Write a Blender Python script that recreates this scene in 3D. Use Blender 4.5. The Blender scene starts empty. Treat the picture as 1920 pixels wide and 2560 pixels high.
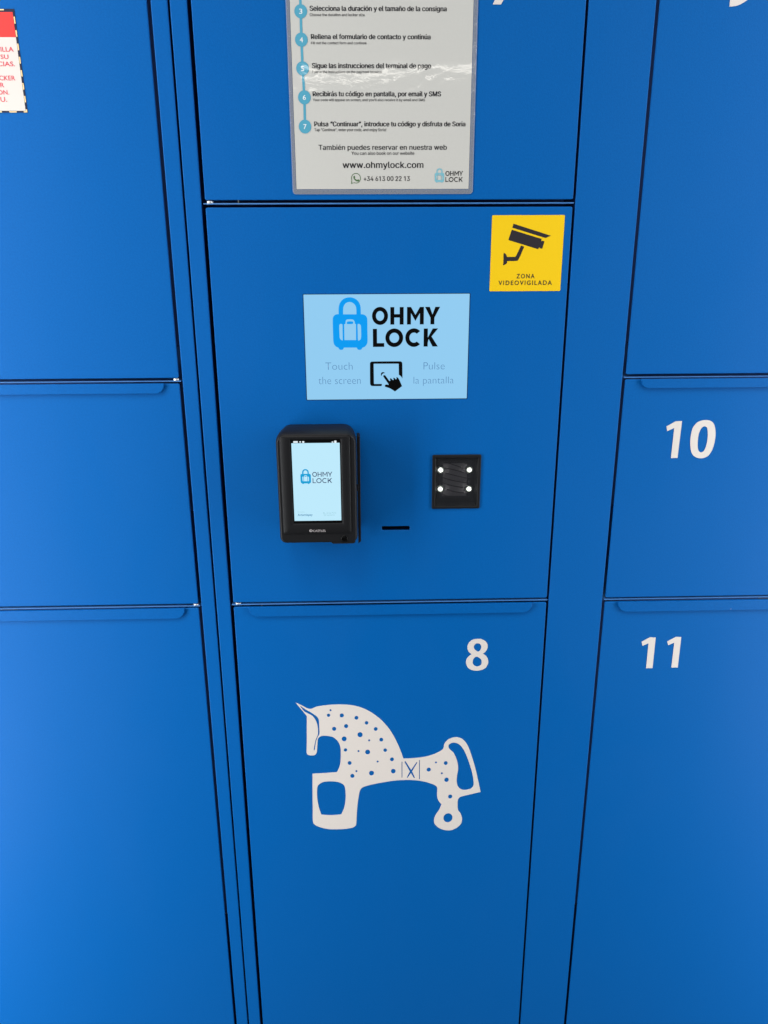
# A bank of blue luggage lockers seen close up, millimetre data measured on the locker fronts
import bpy, bmesh, math, random
from mathutils import Vector, Matrix
S = bpy.context.scene
COL = S.collection
random.seed(4)
MM = 0.001
Z0 = 1.55                     # height of the lens above the pavement

# light, exposure and paint settings
SKYS = 0.05; SUNE = 1.0; EXPO = 0.0
BLUEC = (.0, .101, .362); BROUGH = .48; BSPEC = .13; PULLD = .6; ESC = 1.0; LIPY = .6
PAVEC = (.08, .08, .08); PAPERC = (.55, .54, .50)
COCK = [(7, .0008, 1.6), (60, .00011, 1.1)]
LAMPS = [('added_left_fill', (-1.2, -.55, 1.35), (-.7, 0, 1.33), .4, 2.7, 38, (.95, .98, 1)),  # unseen fill lamp added to brighten the left doors
         ('added_right_fill', (1.35, -.5, 1.5), (.8, 0, 1.48), .4, 2.8, 30, (.95, .98, 1)),  # unseen fill lamp added to brighten the right doors
         ('added_glare_strip', (.45, -5.0, 2.83), (0, 0, 1.5), 1.7, .03, 1.6, (1, .96, .88))]  # unseen strip added to draw the glare line on the sheet

# ------------------------------------------------------------------ camera
cam_d = bpy.data.cameras.new('camera'); cam = bpy.data.objects.new('camera', cam_d); COL.objects.link(cam)
cam_d.sensor_fit = 'AUTO'; cam_d.sensor_width = 36.0; cam_d.lens = 1923.0/2560.0*36.0
cam_d.clip_start = 0.01; cam_d.clip_end = 200
M = Matrix(((0.999607, 0.012655, -0.025001), (-0.02768, 0.307038, -0.951295), (-0.004362, 0.951613, 0.307268)))
cam.matrix_world = Matrix.Translation((0, -1.02, Z0)) @ M.to_4x4()
S.camera = cam
# ------------------------------------------------------------------ world, sun, lamps, exposure
SUN_EL, SUN_AZ = 64.0, 205.0          # soft daylight from the front left, above
w = bpy.data.worlds.new('World'); S.world = w; w.use_nodes = True
nt = w.node_tree; bg = nt.nodes['Background']
sky = nt.nodes.new('ShaderNodeTexSky'); sky.sky_type = 'NISHITA'; sky.sun_disc = False
sky.sun_elevation = math.radians(SUN_EL); sky.sun_rotation = math.radians(SUN_AZ)
sky.air_density = 1.0; sky.dust_density = 4.0; sky.ozone_density = 0.6
nt.links.new(sky.outputs[0], bg.inputs[0]); bg.inputs[1].default_value = SKYS
sd = bpy.data.lights.new('sun', 'SUN'); sd.energy = SUNE; sd.angle = math.radians(22); sd.color = (1.0, 0.95, 0.87)
so = bpy.data.objects.new('sun', sd); COL.objects.link(so)
az = math.radians(SUN_AZ); el = math.radians(SUN_EL)
so.rotation_euler = Vector((math.sin(az)*math.cos(el), math.cos(az)*math.cos(el), math.sin(el))).to_track_quat('Z', 'Y').to_euler()
def lamp(name, loc, target, sx, sy, power, col):
    d = bpy.data.lights.new(name, 'AREA'); d.shape = 'RECTANGLE'; d.size = sx; d.size_y = sy; d.energy = power; d.color = col
    o = bpy.data.objects.new(name, d); COL.objects.link(o); o.location = loc
    o.rotation_euler = (Vector(loc)-Vector(target)).to_track_quat('Z', 'Y').to_euler(); return o
for L in LAMPS: lamp(*L)
S.view_settings.view_transform = 'Standard'; S.view_settings.look = 'None'
S.view_settings.exposure = EXPO; S.view_settings.gamma = 1.0; S.view_settings.use_curve_mapping = False
S.cycles.max_bounces = 8; S.cycles.transparent_max_bounces = 12; S.cycles.use_denoising = True

# ------------------------------------------------------------------ materials
def srgb(r, g, b):
    f = lambda c: c/12.92 if c <= .04045 else ((c+.055)/1.055)**2.4
    return (f(r/255), f(g/255), f(b/255), 1)
def mat(name, col, rough=.5, spec=.5, metal=0, bump=None, emit=None, strength=1, coat=0, var=0, cockle=None, smudge=0):
    m = bpy.data.materials.new(name); m.use_nodes = True; n = m.node_tree; p = n.nodes['Principled BSDF']
    p.inputs['Base Color'].default_value = col if len(col) == 4 else (*col, 1)
    p.inputs['Roughness'].default_value = rough; p.inputs['Specular IOR Level'].default_value = spec
    p.inputs['Metallic'].default_value = metal; p.inputs['Coat Weight'].default_value = coat; p.inputs['Coat Roughness'].default_value = .05
    tc = n.nodes.new('ShaderNodeTexCoord')
    if var:
        nz = n.nodes.new('ShaderNodeTexNoise'); nz.inputs['Scale'].default_value = 420; nz.inputs['Detail'].default_value = 3
        mx = n.nodes.new('ShaderNodeMix'); mx.data_type = 'RGBA'; c = p.inputs['Base Color'].default_value[:]
        mx.inputs[6].default_value = (*[v*(1-var) for v in c[:3]], 1); mx.inputs[7].default_value = (*[min(1, v*(1+var)) for v in c[:3]], 1)
        n.links.new(tc.outputs['Object'], nz.inputs['Vector']); n.links.new(nz.outputs[0], mx.inputs[0]); n.links.new(mx.outputs[2], p.inputs['Base Color'])
    if bump:
        for k, (scale, dist, st) in enumerate(bump):
            nz = n.nodes.new('ShaderNodeTexNoise'); nz.inputs['Scale'].default_value = scale; nz.inputs['Detail'].default_value = 2
            b = n.nodes.new('ShaderNodeBump'); b.inputs['Distance'].default_value = dist; b.inputs['Strength'].default_value = st
            n.links.new(tc.outputs['Object'], nz.inputs['Vector']); n.links.new(nz.outputs[0], b.inputs['Height'])
            if k: n.links.new(prev.outputs[0], b.inputs['Normal'])
            prev = b
        n.links.new(prev.outputs[0], p.inputs['Normal'])
    if smudge:                      # faint wiping marks in the gloss
        mp = n.nodes.new('ShaderNodeMapping'); mp.inputs['Scale'].default_value = (1, 1, .45)
        nz = n.nodes.new('ShaderNodeTexNoise'); nz.inputs['Scale'].default_value = 5; nz.inputs['Detail'].default_value = 5; nz.inputs['Roughness'].default_value = .6; nz.inputs['Distortion'].default_value = .8
        mr = n.nodes.new('ShaderNodeMapRange'); mr.inputs[1].default_value = .3; mr.inputs[2].default_value = .7; mr.inputs[3].default_value = rough-.06; mr.inputs[4].default_value = rough+.07
        n.links.new(tc.outputs['Object'], mp.inputs[0]); n.links.new(mp.outputs[0], nz.inputs['Vector']); n.links.new(nz.outputs[0], mr.inputs[0]); n.links.new(mr.outputs[0], p.inputs['Roughness'])
    if cockle:                      # wrinkled clear laminate over the print: a band of creases, calmer elsewhere
        sx = n.nodes.new('ShaderNodeSeparateXYZ'); n.links.new(tc.outputs['Object'], sx.inputs[0])
        mr = n.nodes.new('ShaderNodeMapRange'); mr.inputs[1].default_value = .036; mr.inputs[2].default_value = 0; mr.inputs[3].default_value = .25; mr.inputs[4].default_value = 1
        sb = n.nodes.new('ShaderNodeMath'); sb.operation = 'SUBTRACT'; sb.inputs[1].default_value = .195; ab = n.nodes.new('ShaderNodeMath'); ab.operation = 'ABSOLUTE'
        n.links.new(sx.outputs[2], sb.inputs[0]); n.links.new(sb.outputs[0], ab.inputs[0]); n.links.new(ab.outputs[0], mr.inputs[0])
        pv = None
        for scale, dist, sz in cockle:
            mp = n.nodes.new('ShaderNodeMapping'); mp.inputs['Scale'].default_value = (1, 1, sz)
            nz = n.nodes.new('ShaderNodeTexNoise'); nz.inputs['Scale'].default_value = scale; nz.inputs['Detail'].default_value = 3; nz.inputs['Distortion'].default_value = .5
            b = n.nodes.new('ShaderNodeBump'); b.inputs['Distance'].default_value = dist
            n.links.new(tc.outputs['Object'], mp.inputs[0]); n.links.new(mp.outputs[0], nz.inputs['Vector']); n.links.new(nz.outputs[0], b.inputs['Height']); n.links.new(mr.outputs[0], b.inputs['Strength'])
            if pv: n.links.new(pv.outputs[0], b.inputs['Normal'])
            pv = b
        n.links.new(pv.outputs[0], p.inputs['Coat Normal']); p.inputs['Coat Weight'].default_value = 1; p.inputs['Coat Roughness'].default_value = .035
    if emit:
        p.inputs['Emission Color'].default_value = emit; p.inputs['Emission Strength'].default_value = strength
    return m
BLUE = mat('blue_powder_coat', BLUEC, BROUGH, BSPEC, bump=[(750, .0004, .38), (7, .002, .05)], var=.13, smudge=1)
EDGE = mat('blue_shelf_edge_painted_glint', (.05, .18, .45), .35, .4)  # seam highlight put into the base colour, paler than the door paint
DARK = mat('dark_plinth_and_gap_shade', (.004, .02, .09), .7, .2)  # gap shade put into the colour of returns and back; plinth shares it
CHROME = mat('bright_hinge_steel', (.74, .74, .72), .5, .5, 1.0)
CREAM = mat('cream_vinyl', (.69, .635, .585), .42, .4, var=.03, bump=[(400, .0002, .2)])
BLK = mat('black_plastic', (.007, .007, .008), .5, .25, bump=[(1500, .0002, .3)])
BLK2 = mat('black_smooth_plastic', (.008, .008, .009), .5, .22)
GLOSSBLK = mat('black_glass', (.002, .002, .002), .12, .3)
INK = mat('black_ink', (.010, .009, .011), .5, .3)
INKS = mat('grey_ink', (.13, .13, .13), .5, .3)
YEL = mat('yellow_vinyl', (.84, .54, .003), .45, .35, var=.02)
YINK = mat('charcoal_print', (.022, .018, .022), .5, .3)
PAPER = mat('white_paper', PAPERC, .6, .2, var=.02, cockle=COCK)
PINK = mat('laminated_black_ink', (.010, .009, .011), .5, .3, cockle=COCK); PINKS = mat('laminated_grey_ink', (.05, .05, .05), .5, .3, cockle=COCK)
TEAL = mat('teal_print', (.075, .34, .47), .5, .3, cockle=COCK)
TEALP = mat('pale_teal_print', (.19, .46, .54), .5, .3, cockle=COCK)
GREEN = mat('green_print', (.08, .16, .06), .5, .3, cockle=COCK)
WHITEP = mat('white_print', (.75, .78, .78), .5, .3, cockle=COCK)
RED = mat('red_print', (.75, .045, .04), .45, .3)
REDT = mat('red_lettering', (.68, .06, .085), .5, .3)
NOTE = mat('notice_white', (.66, .60, .55), .5, .3)
YDASH = mat('pale_yellow_print', (.80, .60, .30), .5, .3)
BDASH = mat('navy_print', (.012, .016, .04), .5, .3)
def screen(name, col, st=1.0):
    return mat(name, (.003, .003, .003), .12, .35, emit=srgb(*col), strength=st*ESC)
LCD = screen('lit_screen_blue', (146, 204, 241)); LCD_LOGO = screen('lit_screen_azure', (0, 155, 242))
LCD_BLK = mat('screen_black', (.002, .002, .002), .12, .35)
LCD_TXT = screen('lit_screen_grey_blue', (92, 138, 182))
TL = screen('lit_terminal_white', (190, 234, 252)); TL_LOGO = screen('lit_terminal_azure', (12, 160, 216)); TL_INK = screen('lit_terminal_navy', (42, 48, 92))
TL_BLUE = screen('lit_terminal_blue', (92, 148, 186)); TL_PALE = screen('lit_terminal_pale', (150, 200, 214)); TL_W = screen('lit_icon_white', (235, 245, 250))
LED = mat('lit_led', (1, 1, 1), .5, emit=(1, 1, .95, 1), strength=14)
GREYP = mat('silver_lettering', (.34, .31, .31), .4, .5)
RING = mat('painted_led_halo', (.35, .38, .34), .6, .3)  # pale greenish colour stands in for the glow around each led
SG1 = mat('sensor_dark_grey', (.026, .026, .033), .5, .2); SG2 = mat('sensor_grey', (.21, .195, .205), .5, .2)
def film(name, veil, bump):
    m = bpy.data.materials.new(name); m.use_nodes = True; n = m.node_tree; n.nodes.clear()
    o = n.nodes.new('ShaderNodeOutputMaterial'); tr = n.nodes.new('ShaderNodeBsdfTransparent'); gl = n.nodes.new('ShaderNodeBsdfGlossy'); df = n.nodes.new('ShaderNodeBsdfDiffuse')
    df.inputs[0].default_value = (.72, .78, .9, 1); gl.inputs['Roughness'].default_value = .06
    m1 = n.nodes.new('ShaderNodeMixShader'); m2 = n.nodes.new('ShaderNodeMixShader'); fr = n.nodes.new('ShaderNodeFresnel'); fr.inputs[0].default_value = 1.5
    m1.inputs[0].default_value = veil
    L = n.links.new
    L(tr.outputs[0], m1.inputs[1]); L(df.outputs[0], m1.inputs[2]); L(fr.outputs[0], m2.inputs[0]); L(m1.outputs[0], m2.inputs[1]); L(gl.outputs[0], m2.inputs[2]); L(m2.outputs[0], o.inputs[0])
    tc = n.nodes.new('ShaderNodeTexCoord'); pv = None
    for scale, dist, st, sy in bump:
        mp = n.nodes.new('ShaderNodeMapping'); mp.inputs['Scale'].default_value = (1, 1, sy)
        nz = n.nodes.new('ShaderNodeTexNoise'); nz.inputs['Scale'].default_value = scale; nz.inputs['Detail'].default_value = 3; nz.inputs['Distortion'].default_value = .6
        b = n.nodes.new('ShaderNodeBump'); b.inputs['Distance'].default_value = dist; b.inputs['Strength'].default_value = st
        L(tc.outputs['Object'], mp.inputs[0]); L(mp.outputs[0], nz.inputs['Vector']); L(nz.outputs[0], b.inputs['Height'])
        if pv: L(pv.outputs[0], b.inputs['Normal'])
        pv = b
    L(pv.outputs[0], gl.inputs['Normal']); L(pv.outputs[0], fr.inputs['Normal'])
    return m
FILME = film('milky_laminate_edge', .24, [(60, .002, .5, .6)])
PAVE = mat('grey_concrete_paving', PAVEC, .7, .3, var=.2, bump=[(60, .002, .4)])

# flat artwork outlines in millimetres: x across, z relative to the lens height
D = {
  'horse': [[[-107.97,-630.0,1],[-99.32,-634.69,0],[-87.17,-641.26,0],[-75.83,-637.45,0],[-59.04,-635.11,0],[-41.31,-634.59,0],[-25.58,-635.83,0],[-9.87,-640.24,0],[3.88,-647.79,0],[16.68,-658.31,0],[27.55,-670.7,0],[37.5,-686.39,0],[45.53,-704.04,0],[51.61,-720.63,0],[55.09,-732.79,1],[67.86,-732.62,0],[81.05,-731.51,0],[94.21,-728.98,0],[106.31,-724.3,0],[116.71,-716.99,0],[118.56,-708.1,0],[123.07,-701.18,0],[130.03,-697.13,0],[138.07,-696.15,0],[145.2,-698.89,0],[151.44,-705.35,0],[156.81,-716.06,0],[163.53,-736.36,0],[170.52,-762.93,0],[177.87,-797.72,1],[161.43,-801.97,0],[146.0,-806.25,0],[142.41,-811.84,0],[141.98,-819.76,0],[142.89,-831.0,0],[146.82,-837.36,0],[149.8,-847.5,0],[148.39,-857.56,0],[142.28,-865.0,0],[132.92,-869.83,0],[122.39,-869.54,0],[111.77,-864.16,0],[105.77,-856.39,0],[104.81,-848.79,0],[107.18,-840.05,0],[113.25,-828.96,0],[116.2,-819.57,1],[110.86,-811.5,0],[108.83,-801.58,0],[108.16,-786.36,0],[96.94,-779.25,0],[82.5,-774.51,0],[66.08,-772.4,0],[45.59,-772.61,0],[25.11,-775.48,0],[8.71,-778.71,0],[-3.62,-782.04,0],[-9.39,-784.81,0],[-12.94,-789.84,0],[-15.15,-800.81,0],[-16.98,-813.07,0],[-18.72,-832.89,0],[-20.32,-855.44,0],[-25.41,-860.35,0],[-35.88,-862.59,0],[-50.51,-863.2,0],[-65.09,-862.28,0],[-79.54,-857.59,0],[-88.44,-849.78,0],[-88.49,-826.03,0],[-87.78,-791.57,0],[-86.64,-756.99,1],[-68.36,-756.48,0],[-48.43,-755.06,1],[-44.79,-746.77,0],[-42.76,-737.3,0],[-41.8,-720.75,0],[-42.35,-708.99,0],[-45.74,-699.57,0],[-52.56,-691.97,0],[-61.48,-689.21,0],[-70.45,-689.0,0],[-74.51,-691.46,0],[-76.63,-695.36,0],[-77.55,-705.82,0],[-78.72,-717.52,0],[-81.49,-722.63,0],[-87.56,-723.66,0],[-93.12,-721.88,0],[-94.36,-717.14,0],[-93.43,-696.13,0],[-92.86,-679.93,0],[-91.93,-653.63,1],[-94.93,-649.02,0],[-102.4,-638.22,0]],[[-102.64,-634.16,1],[-93.68,-641.8,0],[-85.02,-647.65,0],[-76.38,-655.11,0],[-73.98,-660.86,0],[-73.57,-673.47,0],[-73.73,-685.45,0],[-76.48,-690.72,0],[-79.33,-698.78,0],[-81.58,-712.75,0],[-83.07,-715.53,1],[-83.14,-711.54,0],[-80.06,-696.44,0],[-75.92,-685.4,0],[-76.28,-671.11,0],[-78.57,-661.9,0],[-83.25,-653.82,0],[-90.0,-649.13,0],[-95.77,-645.15,0]],[[-75.11,-834.36,1],[-78.44,-821.34,0],[-80.59,-804.01,0],[-80.54,-789.32,0],[-78.8,-779.14,0],[-70.87,-773.04,0],[-58.6,-771.9,0],[-46.41,-773.67,0],[-38.36,-779.45,0],[-35.92,-790.47,0],[-36.26,-807.63,0],[-38.62,-822.4,0],[-43.64,-834.72,1],[-58.17,-835.82,0]],[[125.29,-710.6,0],[129.24,-706.47,0],[136.3,-706.17,0],[143.51,-711.03,0],[150.93,-723.0,0],[158.68,-744.6,0],[164.47,-766.4,0],[166.41,-782.24,0],[164.15,-789.51,0],[157.02,-793.0,0],[148.75,-792.79,0],[142.42,-787.73,0],[139.49,-777.9,0],[139.81,-765.78,0],[141.15,-753.76,0],[139.15,-739.35,0],[133.72,-724.96,0],[126.43,-716.52,0]],[[52.47,-738.43,1],[53.68,-738.46,1],[53.77,-767.73,1],[52.54,-767.7,1]],[[79.67,-736.23,1],[80.89,-736.26,1],[81.24,-771.57,1],[80.01,-771.54,1]],[[56.73,-738.53,1],[58.55,-737.62,1],[67.39,-753.86,1],[75.84,-739.71,1],[77.07,-740.7,1],[69.05,-756.78,1],[73.63,-768.47,1],[72.0,-769.4,1],[67.02,-759.62,1],[61.96,-768.66,1],[60.52,-767.9,1],[65.37,-756.69,1]]],
  'dots': [[127.15,-845.87,7.33,8.83],[-55.73,-644.21,1.58,1.81],[-58.92,-652.99,2.57,2.96],[-38.77,-653.67,3.16,3.64],[-16.66,-658.26,2.97,3.42],[-1.29,-667.52,2.78,3.21],[-51.0,-676.97,3.18,3.69],[-32.6,-672.56,3.18,3.68],[12.55,-678.65,2.99,3.46],[-11.53,-688.28,4.0,4.64],[-36.04,-695.14,3.8,4.42],[2.36,-698.59,1.6,1.87],[21.03,-697.86,3.01,3.5],[-34.44,-715.05,2.61,3.06],[-14.35,-717.64,1.61,1.88],[-0.27,-719.63,3.83,4.48],[26.98,-716.98,2.82,3.3],[15.14,-737.28,1.62,1.9],[37.45,-733.78,3.04,3.57],[-28.43,-738.83,3.03,3.57],[-18.14,-754.14,1.63,1.92],[-24.58,-762.63,3.26,3.86],[5.42,-758.32,3.87,4.57],[39.46,-755.57,3.67,4.33],[106.18,-741.17,1.63,1.91],[121.49,-742.74,3.06,3.59],[94.95,-754.06,3.27,3.85],[115.72,-761.32,1.64,1.93],[123.35,-773.6,3.5,4.13],[129.81,-805.33,3.32,3.95]],
  'eight': [[[164.96,-528.24,0],[170.15,-528.84,0],[175.42,-531.63,0],[178.62,-535.74,0],[179.72,-540.83,0],[178.7,-546.24,0],[176.09,-550.27,0],[172.82,-552.76,1],[176.9,-555.73,0],[180.13,-560.24,0],[181.57,-565.75,0],[180.56,-571.57,0],[177.66,-576.68,0],[172.84,-579.69,0],[165.18,-581.1,0],[158.06,-580.09,0],[152.42,-576.87,0],[149.2,-571.64,0],[148.13,-566.46,0],[148.91,-561.68,0],[151.83,-556.95,0],[156.32,-553.46,1],[152.55,-550.15,0],[150.29,-546.03,0],[149.55,-541.61,0],[150.61,-536.23,0],[154.13,-531.57,0],[159.21,-528.81,0]],[[164.9,-535.48,0],[168.3,-536.9,0],[170.1,-540.65,0],[169.93,-544.37,0],[168.07,-548.07,0],[165.67,-549.38,0],[162.54,-547.29,0],[160.01,-544.52,0],[159.14,-541.12,0],[160.1,-537.75,0],[162.17,-535.94,0]],[[164.1,-557.53,0],[167.53,-559.31,0],[170.72,-562.79,0],[171.61,-566.58,0],[170.99,-570.69,0],[168.61,-573.05,0],[164.95,-574.01,0],[161.53,-572.91,0],[158.97,-569.77,0],[158.24,-565.98,0],[159.02,-561.54,0],[161.38,-558.5,0]]],
  'ten': [[[431.97,-205.04,1],[431.58,-256.53,1],[422.43,-256.58,1],[422.41,-214.45,1],[413.12,-218.75,1],[411.53,-212.29,1],[423.56,-205.25,1]],[[466.35,-204.07,0],[473.18,-206.18,0],[477.58,-212.07,0],[480.23,-222.38,0],[480.44,-234.22,0],[478.29,-246.11,0],[473.42,-254.3,0],[464.93,-257.36,0],[455.79,-255.15,0],[450.15,-248.79,0],[447.28,-238.32,0],[446.46,-226.46,0],[447.97,-214.71,0],[452.93,-207.44,0],[459.13,-204.58,0]],[[464.51,-212.67,0],[467.72,-214.9,0],[469.52,-222.27,0],[470.2,-231.15,0],[469.41,-240.05,0],[467.3,-246.74,0],[463.89,-248.94,0],[460.46,-247.41,0],[458.28,-242.91,0],[457.04,-233.97,0],[457.1,-223.62,0],[459.12,-216.28,0],[461.68,-213.38,0]]],
  'eleven': [[[430.16,-530.78,1],[430.71,-582.07,1],[420.86,-582.06,1],[420.3,-540.25,1],[411.61,-544.31,1],[409.67,-537.58,1],[421.37,-530.44,1]],[[468.56,-530.62,1],[469.13,-581.76,1],[459.27,-581.74,1],[459.08,-539.92,1],[450.26,-543.98,1],[448.28,-537.61,1],[460.41,-530.46,1]]],
  'seven_foot': [[154.96,283.82],[164.68,283.86],[167.0,288.34],[156.46,288.3]],
  'nine_tail': [[431.2,282.61],[430.98,289.25],[451.52,289.32],[440.46,283.32]],
  'cctv_sticker': [[163.3,56.99],[254.4,56.4],[253.89,-34.52],[162.92,-34.04]],
  'cctv': [[[190.19,46.72,1],[238.04,32.46,1],[231.34,29.75,1],[188.96,42.04,1]],[[188.34,39.66,1],[226.42,28.74,1],[226.3,25.85,1],[227.73,26.47,1],[230.25,25.84,1],[228.06,17.09,1],[225.17,17.52,1],[224.07,18.77,1],[222.81,16.49,1],[184.67,27.58,1]],[[200.94,20.92,1],[204.96,19.53,1],[198.6,4.52,0],[196.48,2.65,0],[184.34,2.49,1],[183.38,-0.64,0],[179.42,-2.72,1],[179.34,12.44,1],[182.13,10.84,0],[183.75,7.43,1],[194.04,7.39,1],[195.45,8.71,1]]],
  't_zona': [197.02,220.0,-13.23,-18.52],
  't_video': [174.25,242.78,-21.35,-26.67],
  'screen': [[-74.86,-36.61],[138.31,-37.48],[137.32,-172.3],[-74.32,-170.54]],
  't_ohmy': [12.48,100.21,-53.08,-75.01],
  't_lock': [13.38,98.1,-80.19,-103.2],
  't_touch': [-49.17,-13.57,-122.84,-132.34],
  't_the': [-58.73,-3.21,-141.33,-151.09],
  't_pulse': [79.72,107.5,-123.51,-132.91],
  't_la': [66.71,119.95,-142.35,-151.41],
  'lock': [[[-30.31,-61.53,1],[-30.26,-56.25,0],[-29.82,-51.97,0],[-28.37,-47.71,0],[-25.24,-43.8,0],[-21.13,-41.54,0],[-16.04,-40.75,0],[-11.31,-41.43,0],[-6.94,-43.74,0],[-3.94,-47.2,0],[-2.3,-51.47,0],[-1.86,-56.42,0],[-1.83,-61.7,1],[0.62,-61.88,0],[3.68,-63.06,0],[5.7,-65.39,0],[6.42,-68.39,0],[6.4,-79.73,0],[6.49,-93.17,0],[6.2,-97.57,0],[4.61,-100.94,0],[2.51,-102.96,0],[-0.26,-103.96,1],[-1.32,-105.65,0],[-2.72,-106.66,0],[-5.48,-106.64,0],[-6.85,-105.61,0],[-7.86,-103.84,1],[-24.25,-103.72,1],[-25.15,-105.31,0],[-26.55,-106.49,0],[-29.66,-106.4,0],[-31.01,-105.1,0],[-31.67,-103.74,1],[-34.4,-102.53,0],[-36.75,-99.97,0],[-37.87,-96.24,0],[-38.04,-89.5,0],[-38.14,-79.44,0],[-38.02,-67.78,0],[-37.27,-64.8,0],[-35.17,-62.49,0],[-32.42,-61.59,0]],[[-24.59,-61.73,1],[-24.39,-54.97,0],[-23.35,-51.02,0],[-20.92,-47.92,0],[-17.84,-46.63,0],[-15.46,-46.48,0],[-12.42,-47.31,0],[-9.41,-49.79,0],[-7.93,-52.76,0],[-7.47,-56.38,0],[-7.49,-61.84,1]],[[-29.84,-75.48,0],[-28.6,-73.83,0],[-26.55,-73.84,0],[-25.71,-74.51,0],[-25.72,-82.87,0],[-25.72,-94.64,1],[-28.01,-93.78,0],[-29.51,-91.58,0],[-29.83,-86.19,0]],[[-23.48,-74.19,1],[-21.76,-73.54,1],[-21.53,-70.54,0],[-20.64,-68.72,0],[-18.92,-68.06,0],[-13.46,-68.1,0],[-11.42,-68.78,0],[-10.09,-70.61,0],[-9.62,-73.28,1],[-8.26,-74.29,1],[-8.47,-94.25,1],[-23.54,-94.15,1]],[[-19.15,-70.89,0],[-12.48,-70.93,0],[-12.36,-73.6,0],[-19.71,-73.72,0]],[[-6.21,-74.47,0],[-4.66,-73.81,0],[-2.96,-74.66,0],[-1.96,-76.33,0],[-1.8,-89.75,0],[-2.71,-93.45,0],[-4.79,-94.78,0],[-5.99,-94.44,0],[-6.17,-83.0,0]]],
  'tablet': [[24.33,-154.1,1],[12.2,-154.0,0],[10.45,-153.35,0],[9.35,-151.75,0],[9.16,-148.88,0],[9.31,-124.31,0],[10.11,-122.75,0],[11.7,-121.98,0],[49.02,-121.96,0],[50.76,-122.75,0],[51.72,-124.48,0],[52.0,-144.48,1],[50.02,-141.62,0],[47.15,-139.38,1],[46.97,-125.23,1],[46.18,-124.97,1],[14.52,-124.82,1],[14.14,-125.28,1],[14.3,-150.83,1],[14.62,-151.31,1],[24.89,-151.3,1]],
  'arc': [[24.24,-141.09,1],[23.46,-138.87,0],[24.26,-136.67,0],[26.49,-135.74,0],[29.34,-137.19,1],[27.12,-137.33,0],[25.21,-138.57,0]],
  'hand': [[26.78,-141.74,0],[26.63,-140.64,0],[27.58,-139.85,0],[28.86,-139.93,0],[29.81,-140.82,0],[34.41,-147.19,1],[35.2,-147.52,0],[35.84,-147.05,0],[35.68,-145.46,0],[35.37,-144.35,1],[36.64,-144.04,0],[37.6,-144.68,0],[39.19,-146.28,0],[40.14,-146.13,0],[40.3,-145.34,0],[39.67,-143.5,1],[40.78,-143.28,0],[41.9,-144.08,0],[43.17,-145.36,0],[43.97,-145.05,0],[44.13,-144.1,0],[43.71,-142.77,1],[45.24,-142.84,0],[46.68,-144.12,0],[48.12,-146.67,0],[51.49,-154.49,1],[42.06,-161.44,1],[35.66,-157.39,0],[29.28,-155.1,0],[28.58,-153.82,0],[29.28,-152.55,0],[30.88,-152.09,0],[33.75,-152.59,1],[33.12,-150.99,0]],
  'paper': [[-78.91,287.49],[132.16,288.22],[133.12,87.36],[-77.95,86.86]],
  'pouch': [[-83.22,287.47],[137.61,288.24],[138.32,81.03],[-83.12,81.51]],
  'steps': [[-66.23,276.13,7.28,6.35,'3'],[-66.52,247.55,7.35,6.47,'4'],[-66.2,217.99,7.42,6.61,'5'],[-65.24,187.67,7.5,6.74,'6'],[-65.57,156.39,7.42,6.74,'7']],
  'sheet_a': [['Selecciona la duración y el tamaño de la consigna', -55.76, 101.5, 281.66, 276.68, 'b'], ['Choose the duration and locker size', -55.98, 7.09, 274.1, 271.39, 's'], ['Rellena el formulario de contacto y continúa', -55.16, 83.34, 253.24, 248.29, 'b'], ['Fill out the contact form and continue', -55.38, 8.95, 245.59, 242.97, 's'], ['Sigue las instrucciones del terminal de pago', -55.05, 84.4, 223.58, 218.39, 'b'], ['Follow the instructions on the payment terminal', -55.1, 26.88, 215.82, 213.15, 's'], ['Recibirás tu código en pantalla, por email y SMS', -55.07, 96.56, 194.03, 188.88, 'b'], ["Your code will appear on screen, and you'll also receive it by email and SMS", -55.28, 77.84, 186.43, 183.7, 's']],
  'sheet_b': [['Pulsa “Continuar”, introduce tu código y disfruta de Soria', -54.35, 126.6, 161.79, 156.67, 'b'], ['Tap "Continue", enter your code, and enjoy Soria!', -54.39, 31.43, 154.48, 151.4, 's'], ['También puedes reservar en nuestra web', -49.96, 104.84, 136.46, 130.96, 'm'], ['You can also book on our website', -10.68, 65.41, 129.02, 125.43, 's'], ['www.ohmylock.com', -21.39, 76.55, 118.24, 110.86, 'w'], ['+34 613 00 22 13', 4.0, 60.17, 101.46, 96.28, 'm'], ['OHMY', 103.79, 125.32, 107.25, 101.93, 'm'], ['LOCK', 103.92, 125.17, 100.41, 95.07, 'm']],
  'wa': [-5.56,99.39,5.94,5.48],
  'wa_tail': [[-11.61,92.7],[-10.89,96.05],[-8.29,93.91]],
  'wa_phone': [[-8.49,101.67,0],[-7.16,102.13,0],[-6.54,100.15,0],[-7.21,99.39,0],[-4.27,97.41,0],[-2.94,98.17,0],[-1.64,97.1,0],[-2.65,95.73,0],[-5.12,96.04,0],[-7.56,97.87,0],[-8.68,100.0,0]],
  'sheet_lock': [90.75, 102.34, 110.31, 94.18],
  'notice': [[-391.76,276.38],[-391.96,171.82],[-393.88,274.43],[-393.72,249.37],[-394.66,173.67]],
  'notice_t': [['ILLA', -412.98, -398.2, 239.4, 234.7], ['SU', -414.03, -405.04, 231.63, 227.26], ['CIAS.', -418.74, -398.85, 224.54, 219.79], ['CKER', -419.03, -400.63, 210.01, 205.22], ['R', -418.96, -414.42, 202.69, 197.99], ['ON.', -422.83, -409.97, 194.97, 190.37], ['U.', -421.04, -413.52, 187.7, 182.83]],
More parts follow.
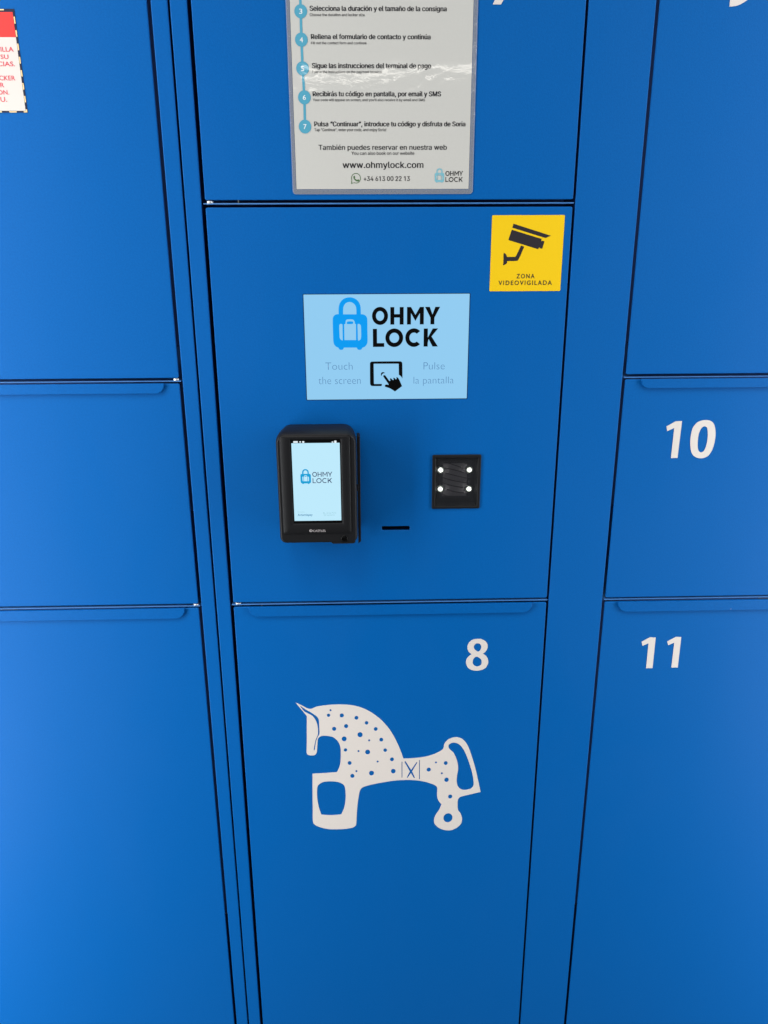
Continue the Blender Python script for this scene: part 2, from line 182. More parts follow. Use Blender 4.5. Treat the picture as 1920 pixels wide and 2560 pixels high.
  'notice_dash': [[269.85,262.94],[256.35,249.6],[242.83,236.14],[229.42,222.55],[215.77,209.2],[202.47,195.59],[188.93,182.23]],
  'term_bez': [[-106.96,-209.74],[-17.51,-210.67],[-19.31,-343.32],[-109.63,-342.24]],
  'term_glass': [[-94.25,-214.3],[-29.37,-214.99],[-30.6,-328.71],[-94.97,-328.12]],
  'term_lit': [[-92.64,-219.13],[-30.83,-219.51],[-31.65,-325.03],[-93.97,-324.38]],
  'term_lock': [-83.28,-69.69,-253.79,-273.98],
  'term_t': [['OHMY', -67.75, -41.77, -257.83, -264.21], ['LOCK', -67.58, -42.26, -266.31, -272.81], ['Artemispay', -88.88, -69.11, -314.73, -317.68], ['Powered by', -88.55, -79.7, -311.61, -312.79], ['Drop Point', -50.37, -37.77, -312.93, -315.0], ['Systems', -50.17, -40.17, -315.87, -317.74], ['CASTLES', -69.37, -52.46, -337.14, -340.13]],
  'term_ic': [[-90.77,-84.89,-216.59,-218.81],[-82.9,-80.82,-216.84,-218.51],[-79.28,-76.57,-216.7,-218.92],[-41.6,-39.16,-217.65,-218.95],[-38.15,-35.25,-216.39,-219.54],[-55.23,-53.36,-313.09,-314.86],[-54.0,-51.38,-315.27,-318.03],[-74.35,-69.84,-336.59,-340.37]],
  'term_btn': [-27.57,-350.92,3.97,4.23],
  'scan': [[93.22,-248.18],[159.97,-248.7],[160.04,-325.77],[93.29,-324.9]],
  'scan_in': [[98.58,-253.43],[156.02,-254.07],[155.26,-321.76],[98.08,-321.01]],
  'scan_g1': [[104.48,-258.59],[147.92,-259.08],[147.95,-312.1],[104.38,-311.88]],
  'scan_g2': [[108.26,-262.22],[141.66,-262.61],[142.48,-309.23],[109.16,-308.81]],
  'scan_led': [[105.24,-271.14,3.19,3.29],[145.11,-271.39,3.19,3.29],[105.42,-298.39,3.21,3.34],[145.18,-298.66,3.22,3.34]],
  'scan_wire': [[[109.28,-260.28],[121.53,-263.68],[136.53,-269.1]],[[130.97,-259.44],[137.39,-261.69],[146.0,-265.6]],[[111.04,-269.02],[123.84,-271.36],[143.15,-277.29]],[[111.17,-275.59],[124.02,-279.04],[147.11,-284.83]],[[105.42,-280.8],[120.99,-286.17],[141.93,-290.29]],[[107.17,-288.99],[121.17,-293.92],[143.23,-298.08]],[[113.79,-299.05],[125.66,-302.87],[145.05,-305.35]],[[108.56,-305.67],[113.99,-308.65],[121.55,-310.65]]],
  'slot': [[23.75,-350.54],[62.75,-350.97],[62.79,-357.05],[23.94,-356.62]],
  'flecks': [[535.39,-484.56]],
}
# letter outlines for the printed sheet: advance width, then contours
GLYPHS = {
  '!': (98, ['34,80 32,254 66,254 64,80', '49,-2 43,-1 38,1 33,4 29,9 27,15 26,20 27,26 29,32 33,37 38,40 43,42 49,43 55,42 60,40 65,37 69,32 71,26 72,20 71,15 69,9 65,4 60,1 55,-1']),
  '"': (161, ['39,159 35,254 68,254 64,159', '96,159 93,254 125,254 122,159']),
  "'": (103, ['39,159 35,254 68,254 64,159']),
  '+': (227, ['99,17 99,182 128,182 128,17', '31,86 31,113 195,113 195,86']),
  ',': (94, ['19,-60 34,36 68,36 42,-60']),
  '.': (94, ['48,-2 42,-1 36,1 31,4 28,9 26,15 25,20 26,27 28,32 31,37 36,40 42,43 48,43 54,43 59,40 64,37 68,32 70,27 71,20 70,15 68,9 64,4 59,1 54,-1']),
  '0': (227, ['113,-3 95,-2 79,3 65,12 53,24 42,39 34,57 29,77 25,101 24,127 25,153 29,177 35,197 43,215 53,230 65,242 79,251 95,256 113,258 131,256 147,251 161,242 174,230 184,215 192,197 198,177 201,153 203,127 201,101 198,77 192,57 184,39 174,24 162,12 147,3 131,-2', '113,25 125,26 136,30 145,37 153,46 160,58 165,72 169,88 171,107 172,127 171,148 169,166 165,182 160,197 153,208 145,218 136,224 125,228 113,230 101,228 91,224 82,218 73,208 67,197 62,182 58,166 55,148 55,127 55,107 58,88 62,72 67,58 73,46 82,37 91,30 101,26']),
  '1': (227, ['138,254 138,0 106,0 106,224 105,224 43,179 43,213 99,254']),
  '2': (227, ['32,0 32,24 117,114 126,124 134,133 141,141 147,149 152,156 155,163 158,170 160,178 160,186 159,194 157,202 154,209 149,215 143,220 137,224 129,227 121,229 112,230 102,229 94,227 86,224 79,219 74,213 69,207 66,199 64,190 64,181 33,181 34,196 37,209 43,221 51,232 60,241 72,248 84,253 98,257 112,258 127,257 141,254 153,248 164,241 173,233 181,223 186,211 189,199 191,186 190,177 188,168 185,159 181,150 175,140 168,129 159,118 147,105 133,90 76,30 76,28 195,28 195,0']),
  '3': (227, ['109,-3 94,-2 80,0 66,5 54,11 44,19 35,29 28,40 24,52 22,66 55,66 56,58 59,50 63,44 69,38 75,33 83,30 91,27 100,25 109,25 119,26 129,27 138,30 145,35 152,40 157,46 161,54 164,63 165,72 164,81 162,90 158,98 153,105 146,112 137,117 127,121 115,123 101,124 78,124 78,150 144,224 144,226 35,226 35,254 186,254 186,230 106,139 106,144 124,145 140,143 154,138 167,131 177,122 185,111 192,99 195,86 196,72 195,58 191,45 185,33 177,22 166,13 154,6 141,1 125,-2']),
  '4': (227, ['20,53 20,79 123,254 155,254 54,83 54,81 207,81 207,53', '141,0 141,61 141,73 141,159 171,159 171,0']),
  '6': (227, ['113,-3 98,-2 84,1 71,7 60,15 50,25 42,37 36,51 33,65 32,81 33,93 35,106 40,119 47,134 56,151 69,170 126,254 161,254 75,131 73,131 75,135 79,140 83,144 87,148 92,151 98,153 104,155 110,157 117,157 132,156 146,153 158,147 169,140 178,131 185,120 190,107 193,94 194,79 193,63 190,49 184,36 176,25 166,15 155,7 142,1 128,-2', '113,24 123,25 131,27 139,31 146,37 152,43 157,51 161,59 163,69 164,79 163,89 161,98 157,107 152,114 146,121 139,126 131,130 123,132 113,133 104,132 95,130 87,126 80,121 74,114 69,107 65,99 63,89 62,79 63,69 65,59 69,51 74,43 80,37 87,31 95,27 104,25']),
  'C': (255, ['134,-3 113,-2 93,4 75,12 59,25 46,40 35,58 27,78 22,101 20,127 22,153 27,176 35,197 46,215 59,230 75,242 93,251 113,256 134,258 146,257 158,255 170,252 181,248 191,242 201,236 210,228 217,219 224,209 229,198 234,187 236,174 204,174 202,183 199,190 195,197 190,204 185,209 179,214 172,218 165,222 158,224 150,226 142,228 134,228 119,227 105,223 92,216 80,207 71,196 62,182 57,166 53,148 52,127 53,107 57,88 63,72 71,59 80,47 92,38 105,32 119,28 134,26 142,27 150,28 158,30 165,33 172,36 179,40 185,45 190,51 195,57 199,64 202,72 204,80 236,80 234,68 229,56 224,45 217,36 210,27 201,19 192,12 181,7 170,2 159,-1 146,-3']),
  'F': (205, ['30,0 30,254 185,254 185,226 62,226 62,139 173,139 173,111 62,111 62,0']),
  'M': (314, ['30,0 30,254 76,254 139,94 144,79 150,61 156,42 161,24 154,24 159,41 165,61 171,79 176,94 238,254 284,254 284,0 252,0 252,145 252,163 253,184 253,207 253,229 256,229 254,221 251,213 249,205 241,181 234,161 228,145 171,0 143,0 85,145 80,160 72,181 65,204 56,229 59,229 60,208 60,186 61,164 61,145 61,0']),
  'P': (222, ['30,0 30,254 118,254 136,253 152,250 166,244 178,236 187,226 195,215 200,202 203,189 204,174 203,159 200,145 195,133 187,121 178,112 166,104 152,98 136,94 118,93 55,93 55,121 116,121 129,122 139,124 149,128 156,133 162,139 167,147 170,155 172,164 172,174 172,184 170,193 167,201 162,208 156,214 148,219 139,223 129,225 116,226 62,226 62,0']),
  'R': (225, ['30,0 30,254 118,254 136,253 153,250 167,244 178,237 188,227 195,217 200,204 204,191 205,176 204,161 200,148 195,136 188,125 178,116 166,109 152,103 136,100 118,99 48,99 48,128 117,128 129,128 140,130 149,133 156,138 162,143 167,150 170,158 172,167 173,176 172,186 170,194 167,202 162,209 156,215 149,220 140,223 129,225 116,226 62,226 62,0', '177,0 115,115 151,115 214,0']),
  'S': (223, ['112,-4 94,-3 78,0 64,5 51,11 41,20 32,30 25,42 21,54 19,68 52,68 54,59 57,51 62,44 68,38 75,33 83,29 92,27 102,25 112,25 123,25 133,27 143,30 151,34 159,40 165,46 169,53 172,61 173,70 172,77 170,84 166,89 161,94 155,99 148,102 140,106 132,108 122,111 92,120 72,126 56,135 43,145 34,156 28,170 26,186 27,200 31,213 37,224 46,234 57,242 69,249 83,254 97,257 114,258 130,257 145,254 158,249 170,242 180,234 189,224 195,213 199,202 200,189 169,189 166,201 160,211 151,219 140,225 127,228 112,229 102,229 92,227 84,224 76,220 70,215 64,209 61,203 58,195 58,188 58,180 61,173 65,167 71,162 78,158 85,154 92,151 99,149 106,147 132,140 140,137 148,135 156,132 164,128 172,124 179,119 186,113 192,106 197,99 201,90 203,80 204,69 203,56 199,43 193,32 185,21 174,13 162,5 147,0 130,-3']),
  'T': (224, ['16,226 16,254 208,254 208,226 128,226 128,0 96,0 96,226']),
  'Y': (236, ['102,0 102,104 8,254 46,254 96,172 101,163 107,155 111,146 116,137 120,127 125,115 112,115 116,127 121,137 126,146 130,155 135,164 140,172 191,254 228,254 134,104 134,0']),
  'a': (195, ['80,-4 68,-4 57,-1 47,2 38,8 30,14 24,22 19,32 16,42 15,54 16,64 18,73 22,80 26,87 32,92 39,97 46,100 54,103 63,105 71,107 80,109 89,110 117,113 123,114 129,116 133,117 135,120 137,123 138,127 138,128 137,136 136,142 133,148 130,153 125,158 120,161 113,163 106,165 98,165 89,165 82,164 75,161 69,158 63,154 59,150 55,146 52,142 50,137 20,146 26,156 32,165 39,173 48,179 57,184 66,188 77,190 87,192 97,192 104,192 112,191 119,190 128,187 135,184 143,180 150,175 156,168 161,160 165,150 168,139 168,126 168,0 138,0 138,26 136,26 134,21 130,17 126,12 121,8 115,4 108,1 100,-2 90,-4', '85,23 96,23 106,26 114,29 121,34 127,40 132,47 135,54 137,61 138,69 138,95 136,93 133,92 130,91 125,90 121,89 116,88 100,86 88,84 81,83 74,81 67,79 61,77 56,74 52,70 48,65 47,59 46,52 46,46 48,41 51,36 55,32 59,29 65,26 71,24 78,23']),
  'b': (212, ['115,-4 104,-3 94,-1 86,2 79,6 74,11 69,16 65,21 62,25 59,29 56,29 56,0 26,0 26,254 57,254 57,160 59,160 62,164 65,168 69,173 73,178 79,182 86,186 94,190 103,192 115,192 130,191 144,187 156,180 168,171 177,160 185,146 191,131 194,113 195,94 194,75 191,58 185,42 177,29 168,17 157,8 144,1 130,-3', '110,23 121,24 131,28 140,33 147,40 153,48 158,58 161,70 163,82 164,95 163,108 161,120 158,131 153,140 147,149 140,156 131,161 121,164 110,165 99,164 89,161 81,156 73,149 67,141 62,131 59,120 57,108 56,95 57,81 59,69 63,58 67,48 73,39 81,32 89,27 99,24']),
  'c': (198, ['104,-4 87,-3 72,1 58,8 46,17 36,29 28,43 22,58 18,75 17,94 18,113 22,130 28,146 36,159 46,171 58,180 72,187 87,191 104,192 113,192 122,191 130,189 138,186 146,182 153,178 159,173 165,167 170,161 174,154 178,146 181,138 151,131 150,136 148,140 145,145 142,149 139,152 135,155 131,158 126,161 121,162 116,164 110,165 104,165 92,164 81,161 73,155 65,148 59,139 54,129 51,118 49,106 48,94 49,81 51,70 54,59 59,49 65,40 73,33 81,28 92,24 104,23 110,24 116,24 121,26 126,28 131,30 135,33 139,36 143,40 146,44 148,49 150,54 152,59 181,51 179,43 175,35 171,28 165,22 160,16 153,11 146,6 138,3 130,0 122,-2 113,-4']),
  'd': (212, ['98,-4 82,-3 68,1 56,8 44,17 35,29 27,42 22,58 18,75 17,94 18,113 22,131 27,146 35,160 45,171 56,180 69,187 83,191 98,192 109,192 118,190 126,186 133,182 139,178 144,173 147,168 151,164 153,160 155,160 155,254 186,254 186,0 156,0 156,29 153,29 151,25 147,21 143,16 139,11 133,6 126,2 118,-1 109,-3', '102,23 113,24 123,27 132,32 139,39 145,48 150,58 153,69 155,81 156,95 155,108 153,120 150,131 145,141 139,149 132,156 123,161 113,164 102,165 91,164 81,161 72,156 65,149 59,140 54,131 51,120 49,108 48,95 49,82 51,70 54,58 59,48 65,40 73,33 81,28 91,24']),
  'e': (202, ['106,-4 88,-3 73,1 58,8 46,17 36,29 28,42 22,58 18,75 17,93 18,112 22,129 28,145 36,159 46,170 58,180 71,187 86,191 103,192 113,192 123,190 133,187 142,183 151,177 160,170 167,162 173,152 179,141 182,128 185,113 186,97 186,85 37,85 37,110 169,110 155,101 154,113 152,124 149,134 144,143 138,151 131,157 123,161 113,164 103,165 92,164 82,161 73,157 66,151 59,143 54,135 51,125 49,116 48,105 48,89 49,75 51,64 55,53 61,44 67,37 76,31 85,26 95,24 106,23 114,23 120,25 127,26 133,29 138,32 143,36 147,41 150,47 153,53 182,45 179,36 174,27 168,20 160,13 151,7 141,2 130,-1 119,-3']),
  'f': (127, ['114,190 114,164 3,164 3,190', '40,0 40,216 41,226 44,235 48,243 53,250 60,255 68,259 76,262 85,264 94,265 100,265 106,264 111,263 115,262 119,261 121,260 114,234 107,236 105,237 101,237 97,237 89,236 82,234 77,230 74,225 72,218 71,209 71,0']),
  'g': (213, ['103,-75 90,-75 78,-73 67,-70 57,-66 49,-61 41,-55 35,-49 30,-42 25,-35 51,-20 54,-24 57,-29 61,-33 65,-37 71,-41 77,-44 85,-47 93,-48 103,-49 118,-47 130,-44 141,-38 149,-29 154,-17 156,-3 156,34 153,34 150,30 147,26 143,21 139,16 133,12 126,8 118,5 109,3 97,2 83,4 69,7 56,13 45,22 35,32 28,45 22,60 18,77 17,96 18,114 22,131 27,147 35,160 45,171 56,180 69,187 83,191 98,192 109,192 119,190 127,186 134,182 139,178 144,173 148,168 151,164 154,159 157,159 157,190 186,190 186,-4 185,-20 181,-33 175,-45 167,-54 157,-62 145,-68 132,-72 118,-74', '102,30 113,30 123,33 132,38 139,44 145,51 150,61 153,71 156,83 156,96 156,109 153,121 150,132 145,141 139,150 132,156 123,161 114,164 102,165 91,164 81,161 73,156 65,149 59,141 54,131 51,120 49,109 48,96 49,84 51,72 54,61 59,52 65,44 73,38 81,33 91,30']),
  'h': (205, ['57,113 57,0 26,0 26,254 57,254 57,144 51,144 58,159 66,172 76,181 87,187 100,191 114,192 126,191 137,189 148,184 157,178 164,170 170,160 175,149 178,135 179,120 179,0 148,0 148,118 147,131 143,143 136,152 128,159 117,163 105,165 96,164 88,162 80,159 74,154 68,148 63,141 60,133 58,124']),
  'i': (83, ['26,0 26,190 57,190 57,0', '42,221 36,222 31,224 27,227 23,231 21,236 21,242 21,247 23,252 27,256 31,259 36,261 42,262 47,261 52,259 57,256 60,252 62,247 63,242 62,236 60,231 57,227 52,224 47,222']),
  'j': (83, ['26,190 57,190 57,-15 56,-26 54,-36 51,-45 46,-53 40,-59 32,-65 24,-68 13,-71 2,-71 -5,-71 -5,-43 1,-43 9,-43 15,-40 20,-36 24,-30 26,-23 26,-15', '42,221 36,222 31,224 27,227 23,231 21,236 20,242 21,247 23,252 27,256 31,259 36,261 42,262 47,261 52,259 57,256 60,252 62,247 63,242 62,236 60,231 57,227 52,224 47,222']),
  'k': (190, ['55,68 55,106 60,106 142,190 180,190 92,100 89,100', '26,0 26,254 57,254 57,0', '147,0 74,93 96,114 186,0']),
  'l': (95, ['70,-1 56,0 45,4 37,10 31,19 27,29 26,42 26,254 57,254 57,49 57,42 58,35 60,31 63,28 67,27 73,26 80,26 85,27 90,1 81,0 77,-1 73,-1']),
  'm': (305, ['26,0 26,190 56,190 56,148 54,148 57,157 61,166 66,173 72,179 79,184 86,188 94,191 102,193 110,193 123,192 134,187 144,180 151,171 157,160 160,147 156,147 159,156 163,164 169,172 175,178 182,183 190,187 199,191 208,192 218,193 229,192 239,190 249,186 257,180 264,173 270,164 275,154 278,141 278,128 278,0 248,0 248,127 247,139 243,149 236,156 228,161 219,164 209,165 201,165 194,163 187,160 181,156 177,151 173,145 170,139 168,131 168,124 168,0 137,0 137,130 136,140 132,148 126,156 119,161 110,164 100,165 92,165 85,163 79,160 73,156 67,151 63,145 60,137 58,129 57,119 57,0']),
  'n': (205, ['57,113 57,0 26,0 26,190 56,190 56,144 51,144 58,159 66,172 76,181 87,187 100,191 114,192 126,191 137,189 147,184 156,178 164,170 170,160 175,149 178,135 179,120 179,0 148,0 148,118 147,131 143,143 136,152 128,159 117,163 105,165 96,164 88,162 80,159 74,154 68,148 63,141 60,133 58,124']),
  'o': (208, ['104,-4 87,-3 72,1 58,8 46,17 36,29 28,43 22,58 18,75 17,94 18,113 22,130 28,146 36,159 46,171 58,180 72,187 87,191 104,192 120,191 136,187 149,180 161,171 171,159 180,146 186,130 189,113 191,94 189,75 186,58 180,43 171,29 161,17 149,8 136,1 120,-3', '104,23 116,24 126,28 135,33 143,40 149,49 154,59 157,70 159,81 160,94 159,106 157,118 154,129 149,139 143,148 135,155 126,161 116,164 104,165 92,164 81,161 73,155 65,148 59,139 54,129 51,118 49,106 48,94 49,81 51,70 54,59 59,49 65,40 73,33 81,28 92,24']),
  'p': (212, ['26,-71 26,190 56,190 56,160 59,160 62,164 65,168 69,173 73,178 79,182 86,186 94,190 103,192 115,192 130,191 144,187 156,180 168,171 177,160 185,146 191,131 194,113 195,94 194,75 191,58 185,42 177,29 168,17 157,8 144,1 130,-3 115,-4 104,-3 94,-1 86,2 79,6 74,11 69,16 65,21 62,25 59,29 57,29 57,-71', '110,23 121,24 131,28 140,33 147,40 153,48 158,58 161,70 163,82 164,95 163,108 161,120 158,131 153,140 147,149 140,156 131,161 121,164 110,165 99,164 89,161 81,156 73,149 67,141 62,131 59,120 57,108 56,95 57,81 59,69 63,58 67,48 73,39 81,32 89,27 99,24']),
  'r': (130, ['26,0 26,190 56,190 56,160 58,160 62,169 68,177 76,184 85,188 96,191 107,192 115,192 122,192 122,161 115,162 111,163 107,163 103,163 95,162 87,160 80,157 73,153 67,148 63,142 60,135 58,127 57,118 57,0']),
  's': (183, ['91,-4 78,-3 67,-2 56,2 46,6 38,12 31,19 25,27 21,37 18,47 47,53 50,44 55,36 62,30 70,26 80,24 91,23 103,24 113,26 122,31 129,37 133,44 134,51 133,58 131,63 127,68 122,72 115,75 106,78 75,85 59,90 46,96 36,104 29,113 25,124 23,137 24,147 27,157 33,166 39,173 48,180 58,185 69,189 81,191 94,192 106,192 117,190 127,186 136,182 143,176 149,170 155,162 159,154 162,145 134,139 131,146 127,152 121,158 114,163 105,165 94,166 83,165 74,163 65,158 59,153 56,146 54,139 55,132 58,126 62,122 68,118 76,114 86,111 115,105 131,100 143,93 153,86 160,76 164,66 166,53 165,43 161,33 156,24 149,16 140,9 130,3 118,-1 105,-3']),
  't': (114, ['102,190 102,164 3,164 3,190', '32,236 63,236 63,49 64,41 65,35 68,31 72,27 78,26 85,25 93,26 101,27 107,1 103,0 100,-1 96,-1 92,-2 88,-2 84,-2 69,-1 56,4 46,11 38,20 34,32 32,46']),
  'u': (205, ['91,-3 79,-2 68,1 57,5 48,12 41,20 35,29 30,41 27,54 26,69 26,190 57,190 57,72 58,58 62,47 68,37 77,31 88,26 100,25 109,26 117,28 125,31 131,36 137,41 142,48 145,57 147,66 148,76 148,190 179,190 179,0 149,0 149,46 154,46 147,30 139,18 129,8 117,2 105,-1']),
  'v': (195, ['81,0 9,190 42,190 83,78 87,66 90,55 93,43 97,32 100,21 103,10 92,10 95,21 98,32 101,43 105,55 108,66 112,78 152,190 186,190 113,0']),
  'w': (284, ['69,0 11,190 44,190 67,107 70,95 73,82 77,68 80,54 84,38 88,21 82,21 86,37 89,53 93,67 96,81 100,94 103,107 126,190 158,190 181,107 184,95 187,82 191,68 194,53 198,37 201,21 196,21 199,37 203,53 206,68 210,81 213,95 217,107 240,190 272,190 215,0 184,0 159,86 152,112 150,122 148,131 145,140 138,169 145,169 138,140 131,112 129,103 126,94 124,86 99,0']),
  'y': (195, ['24,-69 31,-43 36,-44 41,-45 47,-45 52,-44 57,-43 61,-41 65,-37 69,-32 72,-26 75,-18 81,-1 9,190 42,190 83,78 87,66 90,55 93,43 96,32 100,21 103,10 92,10 95,21 98,32 101,43 104,55 108,66 112,78 153,190 186,190 102,-29 98,-38 93,-47 88,-54 83,-59 76,-64 70,-68 62,-70 54,-72 46,-73 41,-72 36,-72 32,-72 29,-71 26,-70']),
  'z': (190, ['21,0 21,23 127,160 127,161 24,161 24,190 166,190 166,165 63,30 63,28 169,28 169,0']),
  'á': (195, ['80,-4 68,-4 57,-1 47,2 38,8 30,14 24,22 19,32 16,42 15,54 16,64 18,73 22,80 26,87 32,92 39,97 46,100 54,103 63,105 71,107 80,109 89,110 117,113 123,114 129,116 133,117 135,120 137,123 138,127 138,128 137,136 136,142 133,148 130,153 125,158 120,161 113,163 106,165 98,165 89,165 82,164 75,161 69,158 63,154 59,150 55,146 52,142 50,137 20,146 26,156 32,165 39,173 48,179 57,184 66,188 77,190 87,192 97,192 104,192 112,191 119,190 128,187 135,184 143,180 150,175 156,168 161,160 165,150 168,139 168,126 168,0 138,0 138,26 136,26 134,21 130,17 126,12 121,8 115,4 108,1 100,-2 90,-4', '85,23 96,23 106,26 114,29 121,34 127,40 132,47 135,54 137,61 138,69 138,95 136,93 133,92 130,91 125,90 121,89 116,88 100,86 88,84 81,83 74,81 67,79 61,77 56,74 52,70 48,65 47,59 46,52 46,46 48,41 51,36 55,32 59,29 65,26 71,24 78,23', '81,214 105,265 139,265 106,214']),
  'é': (202, ['106,-4 88,-3 73,1 58,8 46,17 36,29 28,42 22,58 18,75 17,93 18,112 22,129 28,145 36,159 46,170 58,180 71,187 86,191 103,192 113,192 123,190 133,187 142,183 151,177 160,170 167,162 173,152 179,141 182,128 185,113 186,97 186,85 37,85 37,110 169,110 155,101 154,113 152,124 149,134 144,143 138,151 131,157 123,161 113,164 103,165 92,164 82,161 73,157 66,151 59,143 54,135 51,125 49,116 48,105 48,89 49,75 51,64 55,53 61,44 67,37 76,31 85,26 95,24 106,23 114,23 120,25 127,26 133,29 138,32 143,36 147,41 150,47 153,53 182,45 179,36 174,27 168,20 160,13 151,7 141,2 130,-1 119,-3', '88,214 112,265 146,265 114,214']),
  'ñ': (205, ['57,113 57,0 26,0 26,190 56,190 56,144 51,144 58,159 66,172 76,181 87,187 100,191 114,192 126,191 137,189 147,184 156,178 164,170 170,160 175,149 178,135 179,120 179,0 148,0 148,118 147,131 143,143 136,152 128,159 117,163 105,165 96,164 88,162 80,159 74,154 68,148 63,141 60,133 58,124', '125,223 121,223 116,224 112,225 108,227 105,228 101,230 91,235 88,236 86,237 83,237 81,237 78,235 77,233 76,230 75,227 74,224 53,224 54,233 56,242 60,249 65,255 72,258 80,259 85,259 89,258 93,257 96,255 100,254 103,252 113,247 116,246 119,245 122,245 124,245 126,246 128,248 129,251 130,254 131,258 152,258 151,249 148,240 144,233 139,227 133,224']),
  'ó': (208, ['104,-4 87,-3 72,1 58,8 46,17 36,29 28,43 22,58 18,75 17,94 18,113 22,130 28,146 36,159 46,171 58,180 72,187 87,191 104,192 120,191 136,187 149,180 161,171 171,159 180,146 186,130 189,113 191,94 189,75 186,58 180,43 171,29 161,17 149,8 136,1 120,-3', '104,23 116,24 126,28 135,33 143,40 149,49 154,59 157,70 159,81 160,94 159,106 157,118 154,129 149,139 143,148 135,155 126,161 116,164 104,165 92,164 81,161 73,155 65,148 59,139 54,129 51,118 49,106 48,94 49,81 51,70 54,59 59,49 65,40 73,33 81,28 92,24', '90,214 114,265 148,265 115,214']),
  'ú': (205, ['91,-3 79,-2 68,1 57,5 48,12 41,20 35,29 30,41 27,54 26,69 26,190 57,190 57,72 58,58 62,47 68,37 77,31 88,26 100,25 109,26 117,28 125,31 131,36 137,41 142,48 145,57 147,66 148,76 148,190 179,190 179,0 149,0 149,46 154,46 147,30 139,18 129,8 117,2 105,-1', '89,214 113,265 147,265 114,214']),
  '“': (150, ['26,159 52,254 75,254 60,159', '87,159 114,254 137,254 122,159']),
  '”': (150, ['26,159 41,254 75,254 49,159', '87,159 102,254 137,254 111,159']),
  ' ': (94, []),
}

# ------------------------------------------------------------------ builders (wall plane is y = 0, front is -y; millimetres)
def link(o, parent=None):
    COL.objects.link(o)
    if parent is not None: o.parent = parent
    return o
def thing(name, label, cat, group=None, loc=(0, 0, 0)):
    o = bpy.data.objects.new(name, None); COL.objects.link(o); o.location = loc; o.empty_display_size = .05
    o['label'] = label; o['category'] = cat
    if group: o['group'] = group
    return o
def mobj(name, me, m, parent, label=None):
    me.materials.clear(); me.materials.append(m); o = bpy.data.objects.new(name, me); link(o, parent)
    if label: o['label'] = label
    o.name = name if name not in bpy.data.objects or bpy.data.objects[name] is o else o.name
    return o
def smooth_path(pts, n=5):
    out = []; N = len(pts); P = [Vector(p[:2]) for p in pts]; c = [len(p) > 2 and p[2] for p in pts]
    for i in range(N):
        a, b = P[i], P[(i+1) % N]; p0, p3 = P[i-1], P[(i+2) % N]
        ta = Vector((0, 0)) if c[i] else (b-p0)*.5; tb = Vector((0, 0)) if c[(i+1) % N] else (p3-a)*.5
        L = (b-a).length
        for t in (ta, tb):
            if t.length > L*1.0 and t.length > 0: t *= L/t.length
        if c[i] and c[(i+1) % N]: out.append(a.copy()); continue
        for k in range(n):
            t = k/n; h1 = 2*t**3-3*t*t+1; h2 = t**3-2*t*t+t; h3 = -2*t**3+3*t*t; h4 = t**3-t*t
            out.append(a*h1+ta*h2+b*h3+tb*h4)
    return out
def rrect(xl, xr, zb, zt, r, n=6, rs=None):
    rs = rs or (r, r, r, r); o = []       # corner order: right-bottom, right-top, left-top, left-bottom
    for k, (cx, cz, a0) in enumerate(((xr, zb, -90), (xr, zt, 0), (xl, zt, 90), (xl, zb, 180))):
        q = rs[k]; sx = -1 if cx == xr else 1; sz = 1 if cz == zb else -1
        for i in range(n+1):
            a = math.radians(a0+90*i/n); o.append(Vector((cx+sx*q+q*math.cos(a), cz+sz*q+q*math.sin(a))))
    return o
def ell(cx, cz, rx, rz, n=20): return [Vector((cx+rx*math.cos(2*math.pi*i/n), cz+rz*math.sin(2*math.pi*i/n))) for i in range(n)]
DG = None
def curve_mesh(cu, y, flip=True):
    ob = bpy.data.objects.new('tmp', cu); COL.objects.link(ob)
    dg = bpy.context.evaluated_depsgraph_get(); dg.update()
    me = bpy.data.meshes.new_from_object(ob.evaluated_get(dg)); bpy.data.objects.remove(ob); bpy.data.curves.remove(cu)
    for v in me.vertices: x, z, d = v.co; v.co = (x*MM, y*MM-d*MM, z*MM)
    return me
def plate(loops, y, thick=.15, bevel=0):
    "solid plate with holes; front face at y, thickness into the wall"
    cu = bpy.data.curves.new('tmp', 'CURVE'); cu.dimensions = '2D'; cu.fill_mode = 'BOTH'; cu.extrude = thick/2
    if bevel: cu.bevel_depth = bevel; cu.bevel_resolution = 2; cu.offset = -bevel; cu.extrude = thick/2-bevel
    for lp in loops:
        sp = cu.splines.new('POLY'); sp.points.add(len(lp)-1); sp.use_cyclic_u = True
        for i, p in enumerate(lp): sp.points[i].co = (p[0], p[1], 0, 1)
    return curve_mesh(cu, y+thick/2)
_cap = {}
def text_mesh(body, xl, xr, zt, zb, y, bold=0, ref='H', shear=0, space=1.0, thick=.05):
    def mk(b):
        cu = bpy.data.curves.new('tmp', 'FONT'); cu.body = b; cu.size = 1; cu.offset = bold; cu.shear = shear; cu.space_character = space; cu.resolution_u = 4
        return curve_mesh(cu, 0)
    me = mk(body); k = (ref, bold)
    if k not in _cap:
        h = mk(ref); _cap[k] = max(v.co.z for v in h.vertices); bpy.data.meshes.remove(h)
    x0 = min(v.co.x for v in me.vertices); x1 = max(v.co.x for v in me.vertices)
    sx = (xr-xl)/(x1-x0)*MM; sz = (zt-zb)/_cap[k]*MM
    for v in me.vertices: v.co = ((v.co.x-x0)*sx+xl*MM, y*MM, v.co.z*sz+zb*MM)
    return me
